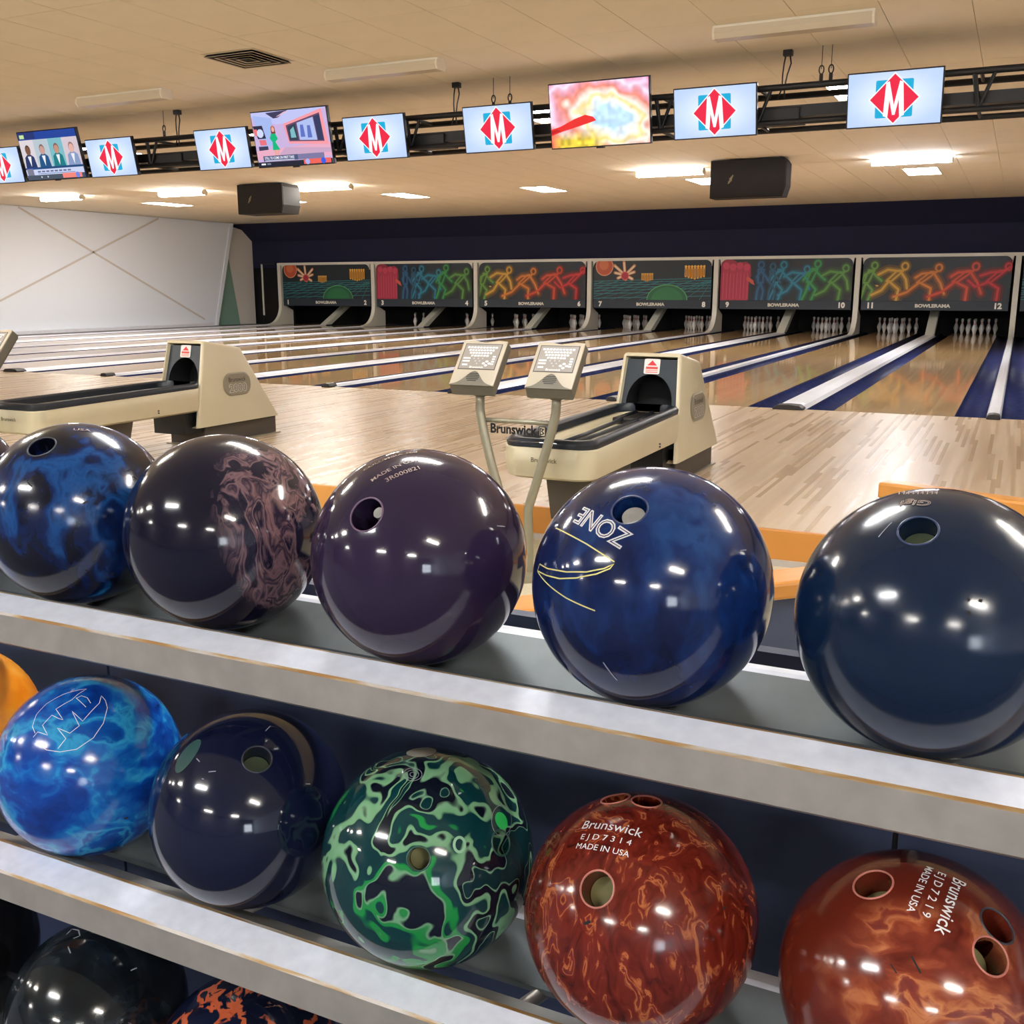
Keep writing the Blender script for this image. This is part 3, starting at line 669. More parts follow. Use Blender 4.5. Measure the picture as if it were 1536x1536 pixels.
for x, lab in ((1.68, 'black power lead dropping from the ceiling right of the food screen'), (-1.60, 'black power lead dropping from the ceiling above the two middle logo screens'), (-5.28, 'black power lead dropping from the ceiling left of the newsroom screen')):
    c = empty('power_lead', (x, TY+0.05, H), lab, 'cable', 'power leads from the ceiling')
    MB().box(-0.04, 0.04, -0.03, 0.03, -0.05, 0.0).build('socket', M['black'], c, bevel=0.005)
    for s in (-1, 1):
        MB().tube([(s*0.02, 0, -0.05), (s*0.03, 0.0, -0.11), (s*0.02-0.02, 0.01, -0.2), (s*0.01-0.03, 0.02, -0.30), (s*0.03-0.05, 0.02, -0.40)], 0.007, 6).build('lead', M['black'], c, smooth=True)
for x, y0 in ((1.55, 0), (-2.0, 0), (-5.5, 0)):
    b = MB().box(x-0.26, x+0.26, 0.02, 0.34, 0.06, 0.18).build('control_box', M['truss'], t, bevel=0.01)

def logo_print(w, h):
    p = Print(); 
    def bg(u, v):
        k = min(1.0, max(0.0, 1.25-1.1*math.hypot(u, v))); a, b = S(186, 208, 255), S(232, 244, 255)
        return tuple(a[i]*(1-k)+b[i]*k for i in range(3))+(1.0,)
    for j in range(6):
        for i in range(10):
            q = [(-1+i*.2, -1+j/3), (-1+(i+1)*.2, -1+j/3), (-1+(i+1)*.2, -1+(j+1)/3), (-1+i*.2, -1+(j+1)/3)]
            p.poly([(a*w/2, b*h/2) for a, b in q], [bg(a, b) for a, b in q], 1)
    p.layer = 1
    for x0, x1 in ((-0.145, -0.02), (0.02, 0.145)):
        for y0, y1 in ((-0.145, -0.02), (0.02, 0.145)):
            p.poly(rounded(x0, x1, y0, y1, 0.012, 3), S(20, 168, 212))
    d = 0.200; p.poly([(-d, 0), (0, -d), (d, 0), (0, d)], S(255, 245, 250))
    d = 0.188; p.poly([(-d, 0), (0, -d), (d, 0), (0, d)], S(232, 34, 66))
    Wt = S(255, 250, 255); y1, y0 = 0.134, -0.140
    p.poly([(-0.082, y0+0.01), (-0.046, y0-0.004), (-0.030, y1-0.06), (-0.040, y1), (-0.066, y1-0.012)], Wt)
    p.poly([(0.082, y0+0.01), (0.066, y1-0.012), (0.040, y1), (0.030, y1-0.06), (0.046, y0-0.004)], Wt)
    p.poly([(-0.066, y1-0.012), (-0.040, y1), (0.010, -0.095), (0.0, -0.125), (-0.010, -0.125)], Wt)
    p.poly([(0.066, y1-0.012), (0.010, -0.125), (0.0, -0.125), (-0.010, -0.095), (0.040, y1)], Wt)
    return p
def news_print(w, h):
    p = Print(); X = lambda u: (u-0.5)*w
    Y = lambda v: (0.5-v)*h
    R = lambda u0, u1, v0, v1, c: p.rect(X(u0), X(u1), Y(v1), Y(v0), c)
    Q = lambda pts, c: p.poly([(X(a), Y(b)) for a, b in pts], c)
    R(0, 1, 0, 1, S(196, 172, 216)); Q([(0, 0), (1, 0), (.55, .22), (.33, .24), (0, .08)], S(186, 190, 236)); Q([(.02, .05), (.27, .12), (.28, .62), (.1, .62)], S(160, 180, 232))
    Q([(.2, .02), (.5, .0), (.36, .12), (.3, .13)], S(60, 56, 90)); Q([(.36, .1), (.52, .02), (.46, .02), (.34, .1)], S(220, 180, 200))
    Q([(.0, .24), (.13, .24), (.16, .48), (.05, .48)], S(40, 40, 66)); Q([(0, .3), (.05, .3), (.07, .42), (.02, .42)], S(228, 110, 110)); p.disc(X(.09), Y(.38), .045, S(200, 210, 240), 10)
    Q([(.06, .5), (.15, .5), (.16, .6), (.07, .6)], S(224, 110, 120)); R(.04, .17, .62, .70, S(52, 56, 84))
    Q([(0, .70), (1, .62), (1, .86), (0, .86)], S(226, 166, 190)); Q([(.4, .66), (1, .72), (1, .80), (.3, .80)], S(196, 160, 190))
    Q([(.42, .24), (.94, .02), (.98, .66), (.46, .60)], S(240, 150, 160)); Q([(.45, .27), (.91, .09), (.93, .60), (.47, .56)], S(100, 70, 100))
    Q([(.47, .29), (.58, .25), (.59, .55), (.48, .54)], S(46, 60, 80)); Q([(.50, .36), (.55, .30), (.57, .5), (.5, .5)], S(120, 180, 190))
    Q([(.60, .24), (.82, .16), (.84, .57), (.61, .55)], S(170, 186, 232)); Q([(.83, .15), (.91, .12), (.92, .58), (.85, .57)], S(46, 56, 92))
    for a, b in ((.66, .4), (.75, .42)): Q([(a-.02, b-.12), (a+.02, b-.12), (a+.03, b+.1), (a-.03, b+.1)], S(90, 110, 190))
    Q([(.245, .38), (.29, .38), (.32, .50), (.28, .55), (.33, .70), (.23, .70), (.24, .55), (.21, .48)], S(10, 176, 120)); p.disc(X(.27), Y(.32), .03, S(196, 120, 100), 10, 1.3); Q([(.245, .28), (.295, .28), (.30, .40), (.24, .40)], S(120, 50, 50)); p.disc(X(.27), Y(.325), .02, S(226, 170, 150), 8, 1.3)
    Q([(.25, .70), (.28, .70), (.27, .8), (.25, .8)], S(224, 160, 150)); Q([(.29, .70), (.32, .70), (.30, .8), (.28, .8)], S(224, 160, 150))
    R(.08, .55, .80, .90, S(74, 84, 120)); R(.55, .9, .80, .90, S(120, 116, 156)); p.text('STILL TO COME ON FIRST TAKE', X(.10), Y(.865), .026, S(240, 240, 255), 'l', 0.02, .40*w); p.stroke([(X(.10), Y(.888)), (X(.50), Y(.888))], .008, S(200, 204, 226), False)
    R(0, 1, .91, 1, S(26, 30, 48)); R(.62, .98, .90, .99, S(232, 96, 84)); p.disc(X(.67), Y(.945), .03, S(160, 170, 230), 10); p.disc(X(.88), Y(.945), .032, S(50, 90, 220), 10); R(.04, .10, .935, .965, S(230, 230, 240)); R(.12, .17, .935, .965, S(120, 130, 150))
    return p
def panel_print(w, h):
    p = Print(); X = lambda u: (u-0.5)*w
    Y = lambda v: (0.5-v)*h
    R = lambda u0, u1, v0, v1, c: p.rect(X(u0), X(u1), Y(v1), Y(v0), c)
    R(0, 1, 0, 1, S(24, 62, 150)); R(0, .3, 0, .14, S(26, 44, 110)); R(.03, .11, .05, .13, S(190, 220, 150))
    R(.0, 1, .16, .74, S(188, 198, 214))
    cs = [(.0, .24, S(212, 204, 210), S(120, 80, 60), S(30, 50, 100)), (.25, .49, S(176, 190, 200), S(196, 150, 140), S(24, 80, 130)), (.50, .74, S(120, 180, 190), S(190, 140, 120), S(20, 120, 130)), (.75, 1.0, S(206, 190, 200), S(220, 170, 160), S(130, 150, 190))]
    for a, b, bg, sk, su in cs:
        m = (a+b)/2; R(a, b, .16, .74, bg); p.poly([(X(a+.02), Y(.74)), (X(b-.02), Y(.74)), (X(b-.04), Y(.52)), (X(m+.03), Y(.46)), (X(m-.03), Y(.46)), (X(a+.04), Y(.52))], su)
        p.poly([(X(m-.03), Y(.5)), (X(m+.03), Y(.5)), (X(m), Y(.72))], S(230, 230, 236)); p.disc(X(m), Y(.37), .045, dim(sk, 0.4), 12, 1.35); p.disc(X(m), Y(.39), .040, sk, 12, 1.25)
    R(.16, 1, .735, .78, S(30, 70, 120)); R(.0, 1, .78, .90, S(196, 206, 236)); R(.02, .13, .76, .92, S(120, 120, 140)); [p.stroke([(X(.2+.075*i), Y(.83)), (X(.2+.075*i+.055), Y(.83))], .018, S(96, 102, 136), False) for i in range(8)]
    p.stroke([(X(.2), Y(.875)), (X(.85), Y(.875))], .008, S(120, 130, 170), False)
    R(0, 1, .90, 1, S(70, 80, 96)); R(.62, .95, .89, .99, S(236, 130, 120)); p.disc(X(.88), Y(.94), .035, S(110, 130, 220), 10)
    for u in (.25, .36): p.disc(X(u), Y(.945), .012, S(200, 210, 210), 6)
    return p
def food_print(w, h):
    p = Print(); nx, ny = 112, 64; rnd = np.random.RandomState(3)
    def vn(sc, seed):
        r = np.random.RandomState(seed); g = r.rand(ny//sc+3, nx//sc+3); yy, xx = np.mgrid[0:ny+1, 0:nx+1]/sc
        x0, y0 = xx.astype(int), yy.astype(int); fx, fy = xx-x0, yy-y0; fx = fx*fx*(3-2*fx); fy = fy*fy*(3-2*fy)
        return (g[y0, x0]*(1-fx)+g[y0, x0+1]*fx)*(1-fy)+(g[y0+1, x0]*(1-fx)+g[y0+1, x0+1]*fx)*fy
    n1, n2, n3 = vn(18, 1), vn(9, 2), vn(4, 5); yy, xx = np.mgrid[0:ny+1, 0:nx+1]; u = xx/nx; v = 1-yy/ny
    r = np.hypot((u-0.60-0.25*(v-0.5))*1.05, (v-0.56)*0.95)+0.14*(n2-0.5)+0.10*(n1-0.5)
    L3 = lambda c: np.array(S(*c)[:3])
    stops = [(0.0, (206, 236, 255)), (.16, (190, 226, 255)), (.25, (255, 250, 236)), (.31, (250, 226, 150)), (.36, (255, 244, 230)), (.46, (240, 140, 120)), (.54, (246, 170, 190)), (.62, (250, 226, 250)), (.72, (236, 150, 190)), (.9, (232, 120, 150))]
    img = np.zeros((ny+1, nx+1, 3))
    for (a, ca), (b, cb) in zip(stops[:-1], stops[1:]):
        m = (r >= a) & (r < b); t_ = ((r-a)/(b-a))[..., None]; img = np.where(m[..., None], L3(ca)*(1-t_)+L3(cb)*t_, img)
    img = np.where((r < 0)[..., None], L3(stops[0][1]), img); img = np.where((r >= .9)[..., None], L3(stops[-1][1]), img)
    low = np.clip((v-0.72)*6, 0, 1)*np.clip((0.62-u)*5, 0, 1); img = img*(1-low[..., None])+low[..., None]*(L3((244, 214, 70))*(0.7+0.5*n3[..., None]))
    cr = np.clip((0.12-u)*9, 0, 1)*np.clip((v-0.6)*5, 0, 1); img = img*(1-cr[..., None])+cr[..., None]*L3((240, 120, 90))
    img *= (0.82+0.36*n3[..., None])
    img = np.clip(img, 0, 1.1)
    for j in range(ny):
        for i in range(nx):
            q = [(j, i), (j, i+1), (j+1, i+1), (j+1, i)]
            p.poly([((b/nx-0.5)*w, (a/ny-0.5)*h) for a, b in q], [tuple(img[a, b])+(1.0,) for a, b in q], 1)
    p.layer = 1
    K = lambda pts, c: p.poly([((a-0.5)*w, (0.5-b)*h) for a, b in pts], c)
    K([(0, .70), (.10, .66), (.24, .56), (.36, .50), (.44, .54), (.47, .60), (.40, .63), (.28, .68), (.12, .74), (0, .80)], S(232, 44, 40))
    K([(0, .72), (.06, .70), (.10, .73), (0, .78)], S(196, 24, 30))
    return p
def screen(x, y, z, w, h, tilt, name, label, cat, group, pr, proto=None):
    t = empty(name, (x, y, z), label, cat, group); t.rotation_euler = (math.radians(tilt), 0, 0)
    MB().box(-w/2, w/2, 0.0, 0.045, -h/2, h/2).build('case', M['bezel'], t, bevel=0.006)
    MB().box(-0.10, 0.10, 0.045, 0.17 if cat == 'monitor' else 0.245-0.006*(tilt-10.5), -0.08, 0.08).build('bracket', M['truss'], t)
    if cat == 'television': MB().box(-0.04, 0.04, -0.002, 0.02, -h/2-0.012, -h/2).build('sensor', M['bezel'], t)
    if proto is None: o = pr(w-0.022, h-0.022).build('picture', M['screen'], t, (0, -0.002, 0), (1, 0, 0), (0, 0, 1), 0.00012)
    else: o = bpy.data.objects.new('picture', proto); COL.objects.link(o); o.parent = t
    return o.data
TILT = 10.5
lm = None
for x, lab in ((2.61, 'logo monitor furthest right on the truss'), (1.12, 'logo monitor directly right of the food television'), (-1.01, 'logo monitor directly left of the food television'), (-2.42, 'logo monitor directly right of the newsroom television'), (-4.42, 'logo monitor directly left of the newsroom television'), (-6.10, 'logo monitor directly right of the four-person panel television'), (-7.99, 'logo monitor cut off by the left edge of the photo')):
    lm = screen(x, -0.66, 2.645, 0.745, 0.432, TILT, 'logo_monitor', lab+', red diamond with white M', 'monitor', 'red diamond logo monitors', logo_print, lm)
screen(0.05, -0.70, 2.70, 0.99, 0.575, TILT, 'television', 'television on the truss showing a close-up of food with a red spatula', 'television', 'televisions on the truss', food_print)
screen(-3.44, -0.70, 2.70, 1.0, 0.575, TILT+1, 'television', 'television on the truss showing a newsroom presenter in a green dress', 'television', 'televisions on the truss', news_print)
screen(-7.04, -0.70, 2.72, 1.0, 0.575, TILT+2, 'television', 'television on the truss showing a four-person talk panel', 'television', 'televisions on the truss', panel_print)

# ================================================================== ball returns
def ball_return(xc, label):
    t = empty('ball_return', (xc, 0, 0), label, 'ball return', 'ball returns on the approach')
    # plinth under the hood
    MB().box(-0.17, 0.17, -4.27, -3.46, 0.0, 0.16).build('plinth', M['plinth'], t, bevel=0.006)
    MB().box(-0.19, 0.19, -4.30, -3.43, 0.0, 0.008).build('floor_plate', M['badge'], t)
    # hood: leaning trapezoid body, front recessed
    bm = bmesh.new()
    V = [bm.verts.new(c) for c in ((-0.215, -4.39, 0.145), (0.215, -4.39, 0.145), (0.215, -3.47, 0.145), (-0.215, -3.47, 0.145), (-0.178, -4.24, 0.765), (0.178, -4.24, 0.765), (0.178, -3.84, 0.70), (-0.178, -3.84, 0.70))]
    for f in ((0, 3, 2, 1), (4, 5, 6, 7), (0, 1, 5, 4), (1, 2, 6, 5), (2, 3, 7, 6), (3, 0, 4, 7)): bm.faces.new([V[i] for i in f])
    bmesh.ops.recalc_face_normals(bm, faces=bm.faces)
    ff = min(bm.faces, key=lambda f: f.normal.y)
    keep = [e for e in bm.edges if abs(e.verts[0].co.z-e.verts[1].co.z) > 0.1 or (e.verts[0].co.z > 0.6 and e.verts[1].co.z > 0.6)]
    bmesh.ops.bevel(bm, geom=keep, offset=0.022, segments=3, profile=0.5, affect='EDGES')
    bm.faces.ensure_lookup_table(); ff = min(bm.faces, key=lambda f: f.normal.y*f.calc_area())
    r = bmesh.ops.inset_region(bm, faces=[ff], thickness=0.016, depth=0.0)
    for v in ff.verts: v.co.y += 0.05
    bmesh.ops.delete(bm, geom=[ff], context='FACES_ONLY')
    me = bpy.data.meshes.new('hood'); bm.to_mesh(me); bm.free(); me.materials.append(M['cream'])
    me.polygons.foreach_set('use_smooth', [True]*len(me.polygons)); me.set_sharp_from_angle(angle=math.radians(30))
    ho = bpy.data.objects.new('hood', me); COL.objects.link(ho); ho.parent = t
    # dark front panel with an arched mouth
    yz = lambda z: -4.385+(z-0.145)*0.242     # lean of the front face
    n = 16; arch = []; outer = []
    for i in range(n+1):
        th = PI*i/n; arch.append((0.140*math.cos(th), 0.475+0.165*math.sin(th)))
        c, s = math.cos(th), math.sin(th); k = 1/max(abs(c)/0.17, abs(s)/0.25); outer.append((k*c, 0.475+k*s))
    arch = [(0.140, 0.22)]+arch+[(-0.140, 0.22)]; outer = [(0.19, 0.22)]+outer+[(-0.19, 0.22)]
    P = MB(); m = len(arch)
    f3 = lambda q, d: (q[0], yz(q[1])+d, q[1])
    P.add([f3(q, 0.022) for q in arch]+[f3((q[0]*(1-(q[1]-0.3)*0.06), q[1]), 0.022) for q in outer], [(i, i+1, m+i+1, m+i) for i in range(m-1)])
    P.build('front_panel', M['hoodpanel'], t)
    P = MB(); P.add([f3(q, 0.022) for q in arch]+[f3(q, 0.24) for q in arch], [(i, i+1, m+i+1, m+i) for i in range(m-1)]+[tuple(m+i for i in range(m))])
    P.build('mouth', M['pitblack'], t)
    st = Print(); st.poly(rounded(-0.048, 0.048, -0.045, 0.045, 0.008, 2), S(230, 214, 208)); st.poly([(-0.03, 0.005), (0.03, 0.005), (0, 0.036)], S(196, 30, 34)); st.rect(-0.036, 0.036, -0.016, -0.002, S(206, 60, 56)); st.rect(-0.036, 0.036, -0.026, -0.021, S(214, 120, 112)); st.rect(-0.036, 0.036, -0.037, -0.031, S(214, 120, 112))
    st.build('warning_sticker', M['print'], t, (0.0, yz(0.685)+0.018, 0.685), (1, 0, 0), (0, 0.23, 0.97), 0.0002)
    # oval badge on the right side face
    nx_ = 0.037/0.62; ev = Vector((-nx_, 0, 1)).normalized(); o_ = Vector((0.2005, -3.93, 0.43)); nn = Vector((1, 0, nx_)).normalized()
    bd = MB(); pts = rounded(-0.155, 0.155, -0.085, 0.085, 0.08, 6)
    ringv = [o_+Vector((0, 1, 0))*a+ev*b for a, b in pts]; inn = [o_+Vector((0, 1, 0))*(a*0.93)+ev*(b*0.9)+nn*0.005 for a, b in pts]
    bd.loft([ringv, inn]); b_ = bd.build('badge', M['badge'], t)
    tx = Print(); tx.text('Brunswick', 0, 0.018, 0.034, S(64, 58, 56), 'c', 0.01, 0.19); tx.text('2000', 0, -0.062, 0.066, S(206, 200, 186), 'c', 0.05, 0.20); tx.text('2000', 0, -0.057, 0.056, S(112, 106, 98), 'c', 0.0, 0.185)
    tx.build('badge_lettering', M['print'], b_, o_+nn*0.0055, (0, 1, 0), ev, 0.0002)
    # tray: rounded bowl in front of the hood
    yA, yB = -5.77, -4.30; n5 = 6
    def ringz(dx, z, y0=yA, rr=0.09, dz=0.02):
        pts = rounded(-0.235+dx, 0.235-dx, y0+dx, yB, rr, n5)
        return [(a*(1.0 if b < -4.6 else 1.0-0.12*((b+4.6)/0.3)), b, z+dz*((b-y0)/(yB-y0))) for a, b in pts]
    MB().loft([ringz(0.03, 0.262, dz=0.0), ringz(0.008, 0.275, dz=0.0), ringz(0.0, 0.33), ringz(0.0, 0.405), ringz(0.012, 0.418), ringz(0.05, 0.416)], cap1=False).build('tray_shell', M['cream'], t, angle=45)
    MB().loft([ringz(0.05, 0.404), ringz(0.06, 0.395), ringz(0.075, 0.375), ringz(0.12, 0.368)], cap0=False).build('tray_floor', M['cream'], t, angle=40)
    MB().loft([ringz(0.006, 0.412), ringz(0.002, 0.435), ringz(0.014, 0.450), ringz(0.040, 0.452), ringz(0.058, 0.440), ringz(0.060, 0.405)], cap0=False, cap1=False).build('bumper', M['bumper'], t, angle=50)
    for s in (-1, 1): MB().tube([(s*0.03, yA+0.10, 0.400), (s*0.03, -5.2, 0.404), (s*0.045, -4.7, 0.412), (s*0.05, -4.36, 0.43)], 0.012, 8).build('guide_rail', M['bumper'], t, smooth=True)
    MB().box(-0.10, 0.10, -4.62, -4.32, 0.395, 0.425).build('lift_plate', M['black'], t, bevel=0.008)
    MB().prism([(-5.42, 0.0), (-4.98, 0.0), (-4.90, 0.27), (-5.50, 0.27)], -0.12, 0.12, 'X').build('pedestal', M['plinth'], t)
    MB().box(-0.15, 0.15, -4.45, -4.25, 0.10, 0.30).build('neck', M['black'], t)
    fl_ = Print(); fl_.text('Brunswick', 0, 0, 0.022, S(70, 62, 48), 'l', 0.005, 0.13); fl_.build('front_lettering', M['print'], t, (-0.07, yA-0.001, 0.345), (1, 0, 0), (0, 0, 1), 0.0003)
    for y, z in ((-4.78, 0.315), (-4.78, 0.30)): MB().tube([(0.23, y, z), (0.2385, y, z)], 0.005, 8).build('screw', M['badgedark'], t)
    return t
br = ball_return(W/2, 'cream ball return with arched black mouth, behind the score consoles')
b2 = copy_tree(br); b2.location = (-W/2, 0, 0); b2['label'] = 'cream ball return at the left, its hood badge facing the viewer'

# ================================================================== score consoles
CY0, CZ0 = -5.95, 0.705; CTH = math.atan2(0.187, 0.155)     # lower edge of the face and its tilt
def keypad_print(w, h):
    p = Print(); p.rect(0, w, 0, h, S(140, 132, 124)); WK = S(240, 234, 230)
    for r, (n, off) in enumerate(((10, 0.0), (9, .012), (8, .02), (6, .032))):
        for i in range(n): u = 0.012+off+i*(w-0.024-2*off)/n; p.rect(u, u+(w-0.024-2*off)/n-0.004, h-0.022-r*0.0155, h-0.012-r*0.0155, WK)
    for r in range(4):
        for i in range(4-r): p.disc(w*0.47+(i-(3-r)/2)*0.022, h*0.52-r*0.014, 0.0045, S(176, 168, 160), 8)
    for u, v in ((.10, .42), (.20, .42), (.10, .30), (.20, .30)): p.rect(w*u-.009, w*u+.009, h*v-.004, h*v+.004, WK)
    p.rect(w*.07, w*.22, h*.12, h*.18, WK)
    for v in (.5, .40, .30, .20): p.rect(w*.86, w*.94, h*v-.004, h*v+.004, WK)
    for u, v in ((.66, .22), (.74, .30), (.74, .14), (.82, .22)): p.disc(w*u, h*v, .008, WK, 10, .7)
    p.text('Brunswick', w*.5, h*.02, .011, WK, 'c', 0.01, .07)
    return p
def console_pair(x0, label):
    t = empty('score_console', (x0+0.30, -5.75, ZC), label, 'console', 'twin score consoles')
    ox, oy, oz = x0, CY0, CZ0-ZC; wx, L = 0.223, 0.243
    ey = Vector((0, math.cos(CTH), math.sin(CTH))); en = Vector((0, -math.sin(CTH), math.cos(CTH)))
    base = Vector((-0.30, CY0+5.75, CZ0-ZC))
    for dx in (0.0, 0.379):
        B = base+Vector((dx, 0, 0)); F = lambda u, v, d: B+Vector((u, 0, 0))+ey*v+en*d
        # side body, tapering at the bottom lip
        prof = [(0.0, 0), (wx, 0), (wx, L), (wx*0.80, L+0.004), (wx*0.5, L-0.008), (wx*0.2, L+0.004), (0, L)]
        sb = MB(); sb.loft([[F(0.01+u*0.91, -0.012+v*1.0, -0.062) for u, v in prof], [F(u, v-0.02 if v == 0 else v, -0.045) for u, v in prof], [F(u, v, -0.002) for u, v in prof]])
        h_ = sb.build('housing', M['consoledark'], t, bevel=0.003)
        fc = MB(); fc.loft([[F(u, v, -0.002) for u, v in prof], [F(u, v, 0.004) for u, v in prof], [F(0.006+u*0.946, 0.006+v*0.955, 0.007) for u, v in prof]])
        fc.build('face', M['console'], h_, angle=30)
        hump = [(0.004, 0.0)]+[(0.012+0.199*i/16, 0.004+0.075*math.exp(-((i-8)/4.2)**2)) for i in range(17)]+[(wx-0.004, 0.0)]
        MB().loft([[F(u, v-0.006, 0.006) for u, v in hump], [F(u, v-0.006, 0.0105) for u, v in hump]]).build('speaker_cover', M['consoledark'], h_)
        for q in range(5):
            hw = 0.033*math.sqrt(max(0.1, 1-((q-2)/2.8)**2)); v = 0.018+q*0.0095; MB().loft([[F(wx/2+a, v+b, 0.0105) for a, b in ((-hw, 0), (hw, 0), (hw, .0045), (-hw, .0045))], [F(wx/2+a, v+b, 0.0112) for a, b in ((-hw, 0), (hw, 0), (hw, .0045), (-hw, .0045))]]).build('speaker_slot', M['blackink'], h_)
        fr_ = [(0.017, 0.082), (wx-0.017, 0.082), (wx-0.017, L-0.018), (0.017, L-0.018)]
        MB().loft([[F(u, v, 0.0068) for u, v in fr_], [F(u, v, 0.0082) for u, v in fr_]]).build('keypad_frame', M['badgedark'], h_)
        keypad_print(wx-0.042, L-0.108).build('keypad', M['print'], h_, F(0.021, 0.086, 0.0084), (1, 0, 0), ey, 0.00003)
        MB().tube([F(wx*0.55, 0.05, -0.05), F(wx*0.55, 0.0, -0.085)], 0.026, 12).build('socket', M['consoledark'], h_, smooth=True)
    # curved poles meeting near the foot
    zt = CZ0-ZC-0.045; y0 = CY0+5.75+0.07
    for s, xt in ((-1, -0.30+0.122), (1, -0.30+0.379+0.122)):
        xm = (-0.30+0.122-0.30+0.379+0.122)/2; pts = []
        for i in range(25):
            f = i/24.0; z = zt*(1-f); k = 1.0 if f < 0.08 else max(0.03, 1-((f-0.08)/0.55)**1.2)
            pts.append((xm+(xt-xm)*(0.30+0.70*k), y0-0.02*math.sin(PI*f), z+0.004))
        MB().tube(pts, 0.0215, 14).build('pole', M['pole'], t, smooth=True)
    zb = 0.60-ZC-0.055
    MB().tube([(-0.30+0.122, y0-0.002, zb), (-0.30+0.501, y0-0.002, zb)], 0.011, 10).build('crossbar', M['pole'], t, smooth=True)
    MB().lathe([(0.16, 0), (0.16, 0.012), (0.12, 0.022), (0.03, 0.03)], 28, (xm, y0, 0)).build('foot', M['pole'], t, smooth=False)
    m_, nt2, bs = newmat('clear_acrylic') if 'clear_acrylic' not in bpy.data.materials else (bpy.data.materials['clear_acrylic'], None, None)
    if nt2:
        bs.inputs['Transmission Weight'].default_value = 1.0; bs.inputs['IOR'].default_value = 1.02; bs.inputs['Roughness'].default_value = 0.0; bs.inputs['Base Color'].default_value = (1, 1, 1, 1)
    zs = 0.505-ZC
    sp_ = MB().box(-0.30+0.115, -0.30+0.500, y0+0.004, y0+0.008, zs-0.05, zs+0.05).build('sign_plate', m_, t)
    sg = Print(); sg.text('Brunswick', 0, 0, 0.046, S(16, 16, 20), 'l', 0.035, 0.235); sg.rect(0.242, 0.276, -0.002, 0.044, S(16, 16, 20)); sg.rect(0.246, 0.272, 0.002, 0.040, S(214, 200, 170)); sg.stroke([(0.25, 0.004), (0.25, 0.034), (0.266, 0.03), (0.256, 0.022), (0.268, 0.012), (0.252, 0.006)], 0.005, S(16, 16, 20))
    sg.build('sign_lettering', M['print'], sp_, (-0.30+0.172, y0+0.003, zs-0.02), (1, 0, 0), (0, 0, 1), 0.0002)
    return t
cp = console_pair(1.387, 'twin keypad score console on curved poles in front of the ball return')
c2 = copy_tree(cp); c2.location.x -= W+0.063; c2['label'] = 'score console cut off by the left edge of the photo'

# ================================================================== low benches behind the rack
def bench(p0, p1, ztop, wdt, label, capt=0.055):
    p0, p1 = Vector(p0), Vector(p1); d = p1-p0; L_ = d.length; t = empty('settee_bench', (p0.x, p0.y, ZC), label, 'bench', 'blue oak-capped benches'); t.rotation_euler = (0, 0, math.atan2(d.y, d.x))
    MB().box(0.02, L_-0.02, 0.03, wdt-0.03, 0.0, ztop-ZC-capt).build('base', M['navy'], t)
    MB().box(0, L_, 0, wdt, ztop-ZC-capt, ztop-ZC).build('oak_cap', M['oak'], t, bevel=0.012)
    return t
bench((3.19, -5.27), (4.8, -5.86), 0.285, 0.10, 'blue bench back with oak cap behind the navy ball at the right', 0.075)
bench((1.75, -8.12), (3.75, -6.12), 0.20, 0.16, 'low blue bench with oak edge seen between the purple and navy balls', 0.06)

# ================================================================== ball rack
R = 0.1085
ROWS = [(-9.185, 0.866), (-9.222, 0.560), (-9.258, 0.245)]
RX0, RX1 = 1.60, 4.70
rk = empty('ball_rack', ((RX0+RX1)/2, -9.15, ZC), 'grey metal ball rack with three rails, navy panels behind', 'ball rack')
off = Vector(((RX0+RX1)/2, -9.15, ZC)); hx = (RX1-RX0)/2
for ry, rz in ROWS:
    Y = lambda a: ry+a-off.y
    Z = lambda b: rz+b-off.z
    # front rail: inner slope, worn lip, top face coloured paler as if lit from above, lower face
    prof = [(-0.035, -0.1055), (-0.0665, -0.0893), (-0.0715, -0.0886), (-0.1065, -0.0960), (-0.1090, -0.0985), (-0.113, -0.130), (-0.108, -0.134), (-0.060, -0.134), (-0.037, -0.112)]
    n = len(prof); mb = MB(); mi = [0, 2, 1, 3, 0, 0, 0, 0, 0]
    vs_ = [(-hx, Y(a), Z(b)) for a, b in prof]+[(hx, Y(a), Z(b)) for a, b in prof]
    for i in range(n): pass
    mb.add(vs_, []); 
    for i in range(n): mb.f.append((i, (i+1) % n, n+(i+1) % n, n+i)); mb.mi.append(mi[i])
    mb.f += [tuple(range(n))[::-1], tuple(range(n, 2*n))]; mb.mi += [0, 0]
    fr_o = mb.build('front_rail', [M['alu'], M['aluface'], M['rust'], M['rust']], rk)
    # back rail: sloping grey plate with a pale top lip
    MB().prism([(Y(0.002), Z(-0.117)), (Y(0.0655), Z(-0.0918)), (Y(0.0655), Z(-0.098)), (Y(0.002), Z(-0.123))], -hx, hx, 'X').build('back_rail', M['railback'], rk)
    MB().prism([(Y(0.0655), Z(-0.0918)), (Y(0.072), Z(-0.090)), (Y(0.090), Z(-0.0925)), (Y(0.090), Z(-0.125)), (Y(0.0655), Z(-0.125))], -hx, hx, 'X').build('back_lip', M['aluface'], rk)
    for x in np.arange(RX0+0.27, RX1, 0.36):
        MB().tube([(x-off.x-0.02, Y(-0.075), Z(-0.126)), (x-off.x+0.03, Y(0.075), Z(-0.126))], 0.0075, 8).build('tie_rod', M['alu'], rk, smooth=True)
xp = [RX0, 2.45, 3.62, RX1]
for a, b in zip(xp[:-1], xp[1:]):
    MB().box(a+0.003-off.x, b-0.003-off.x, 0.20, 0.22, 0.0, 0.735-ZC).build('back_panel', M['navy'], rk)
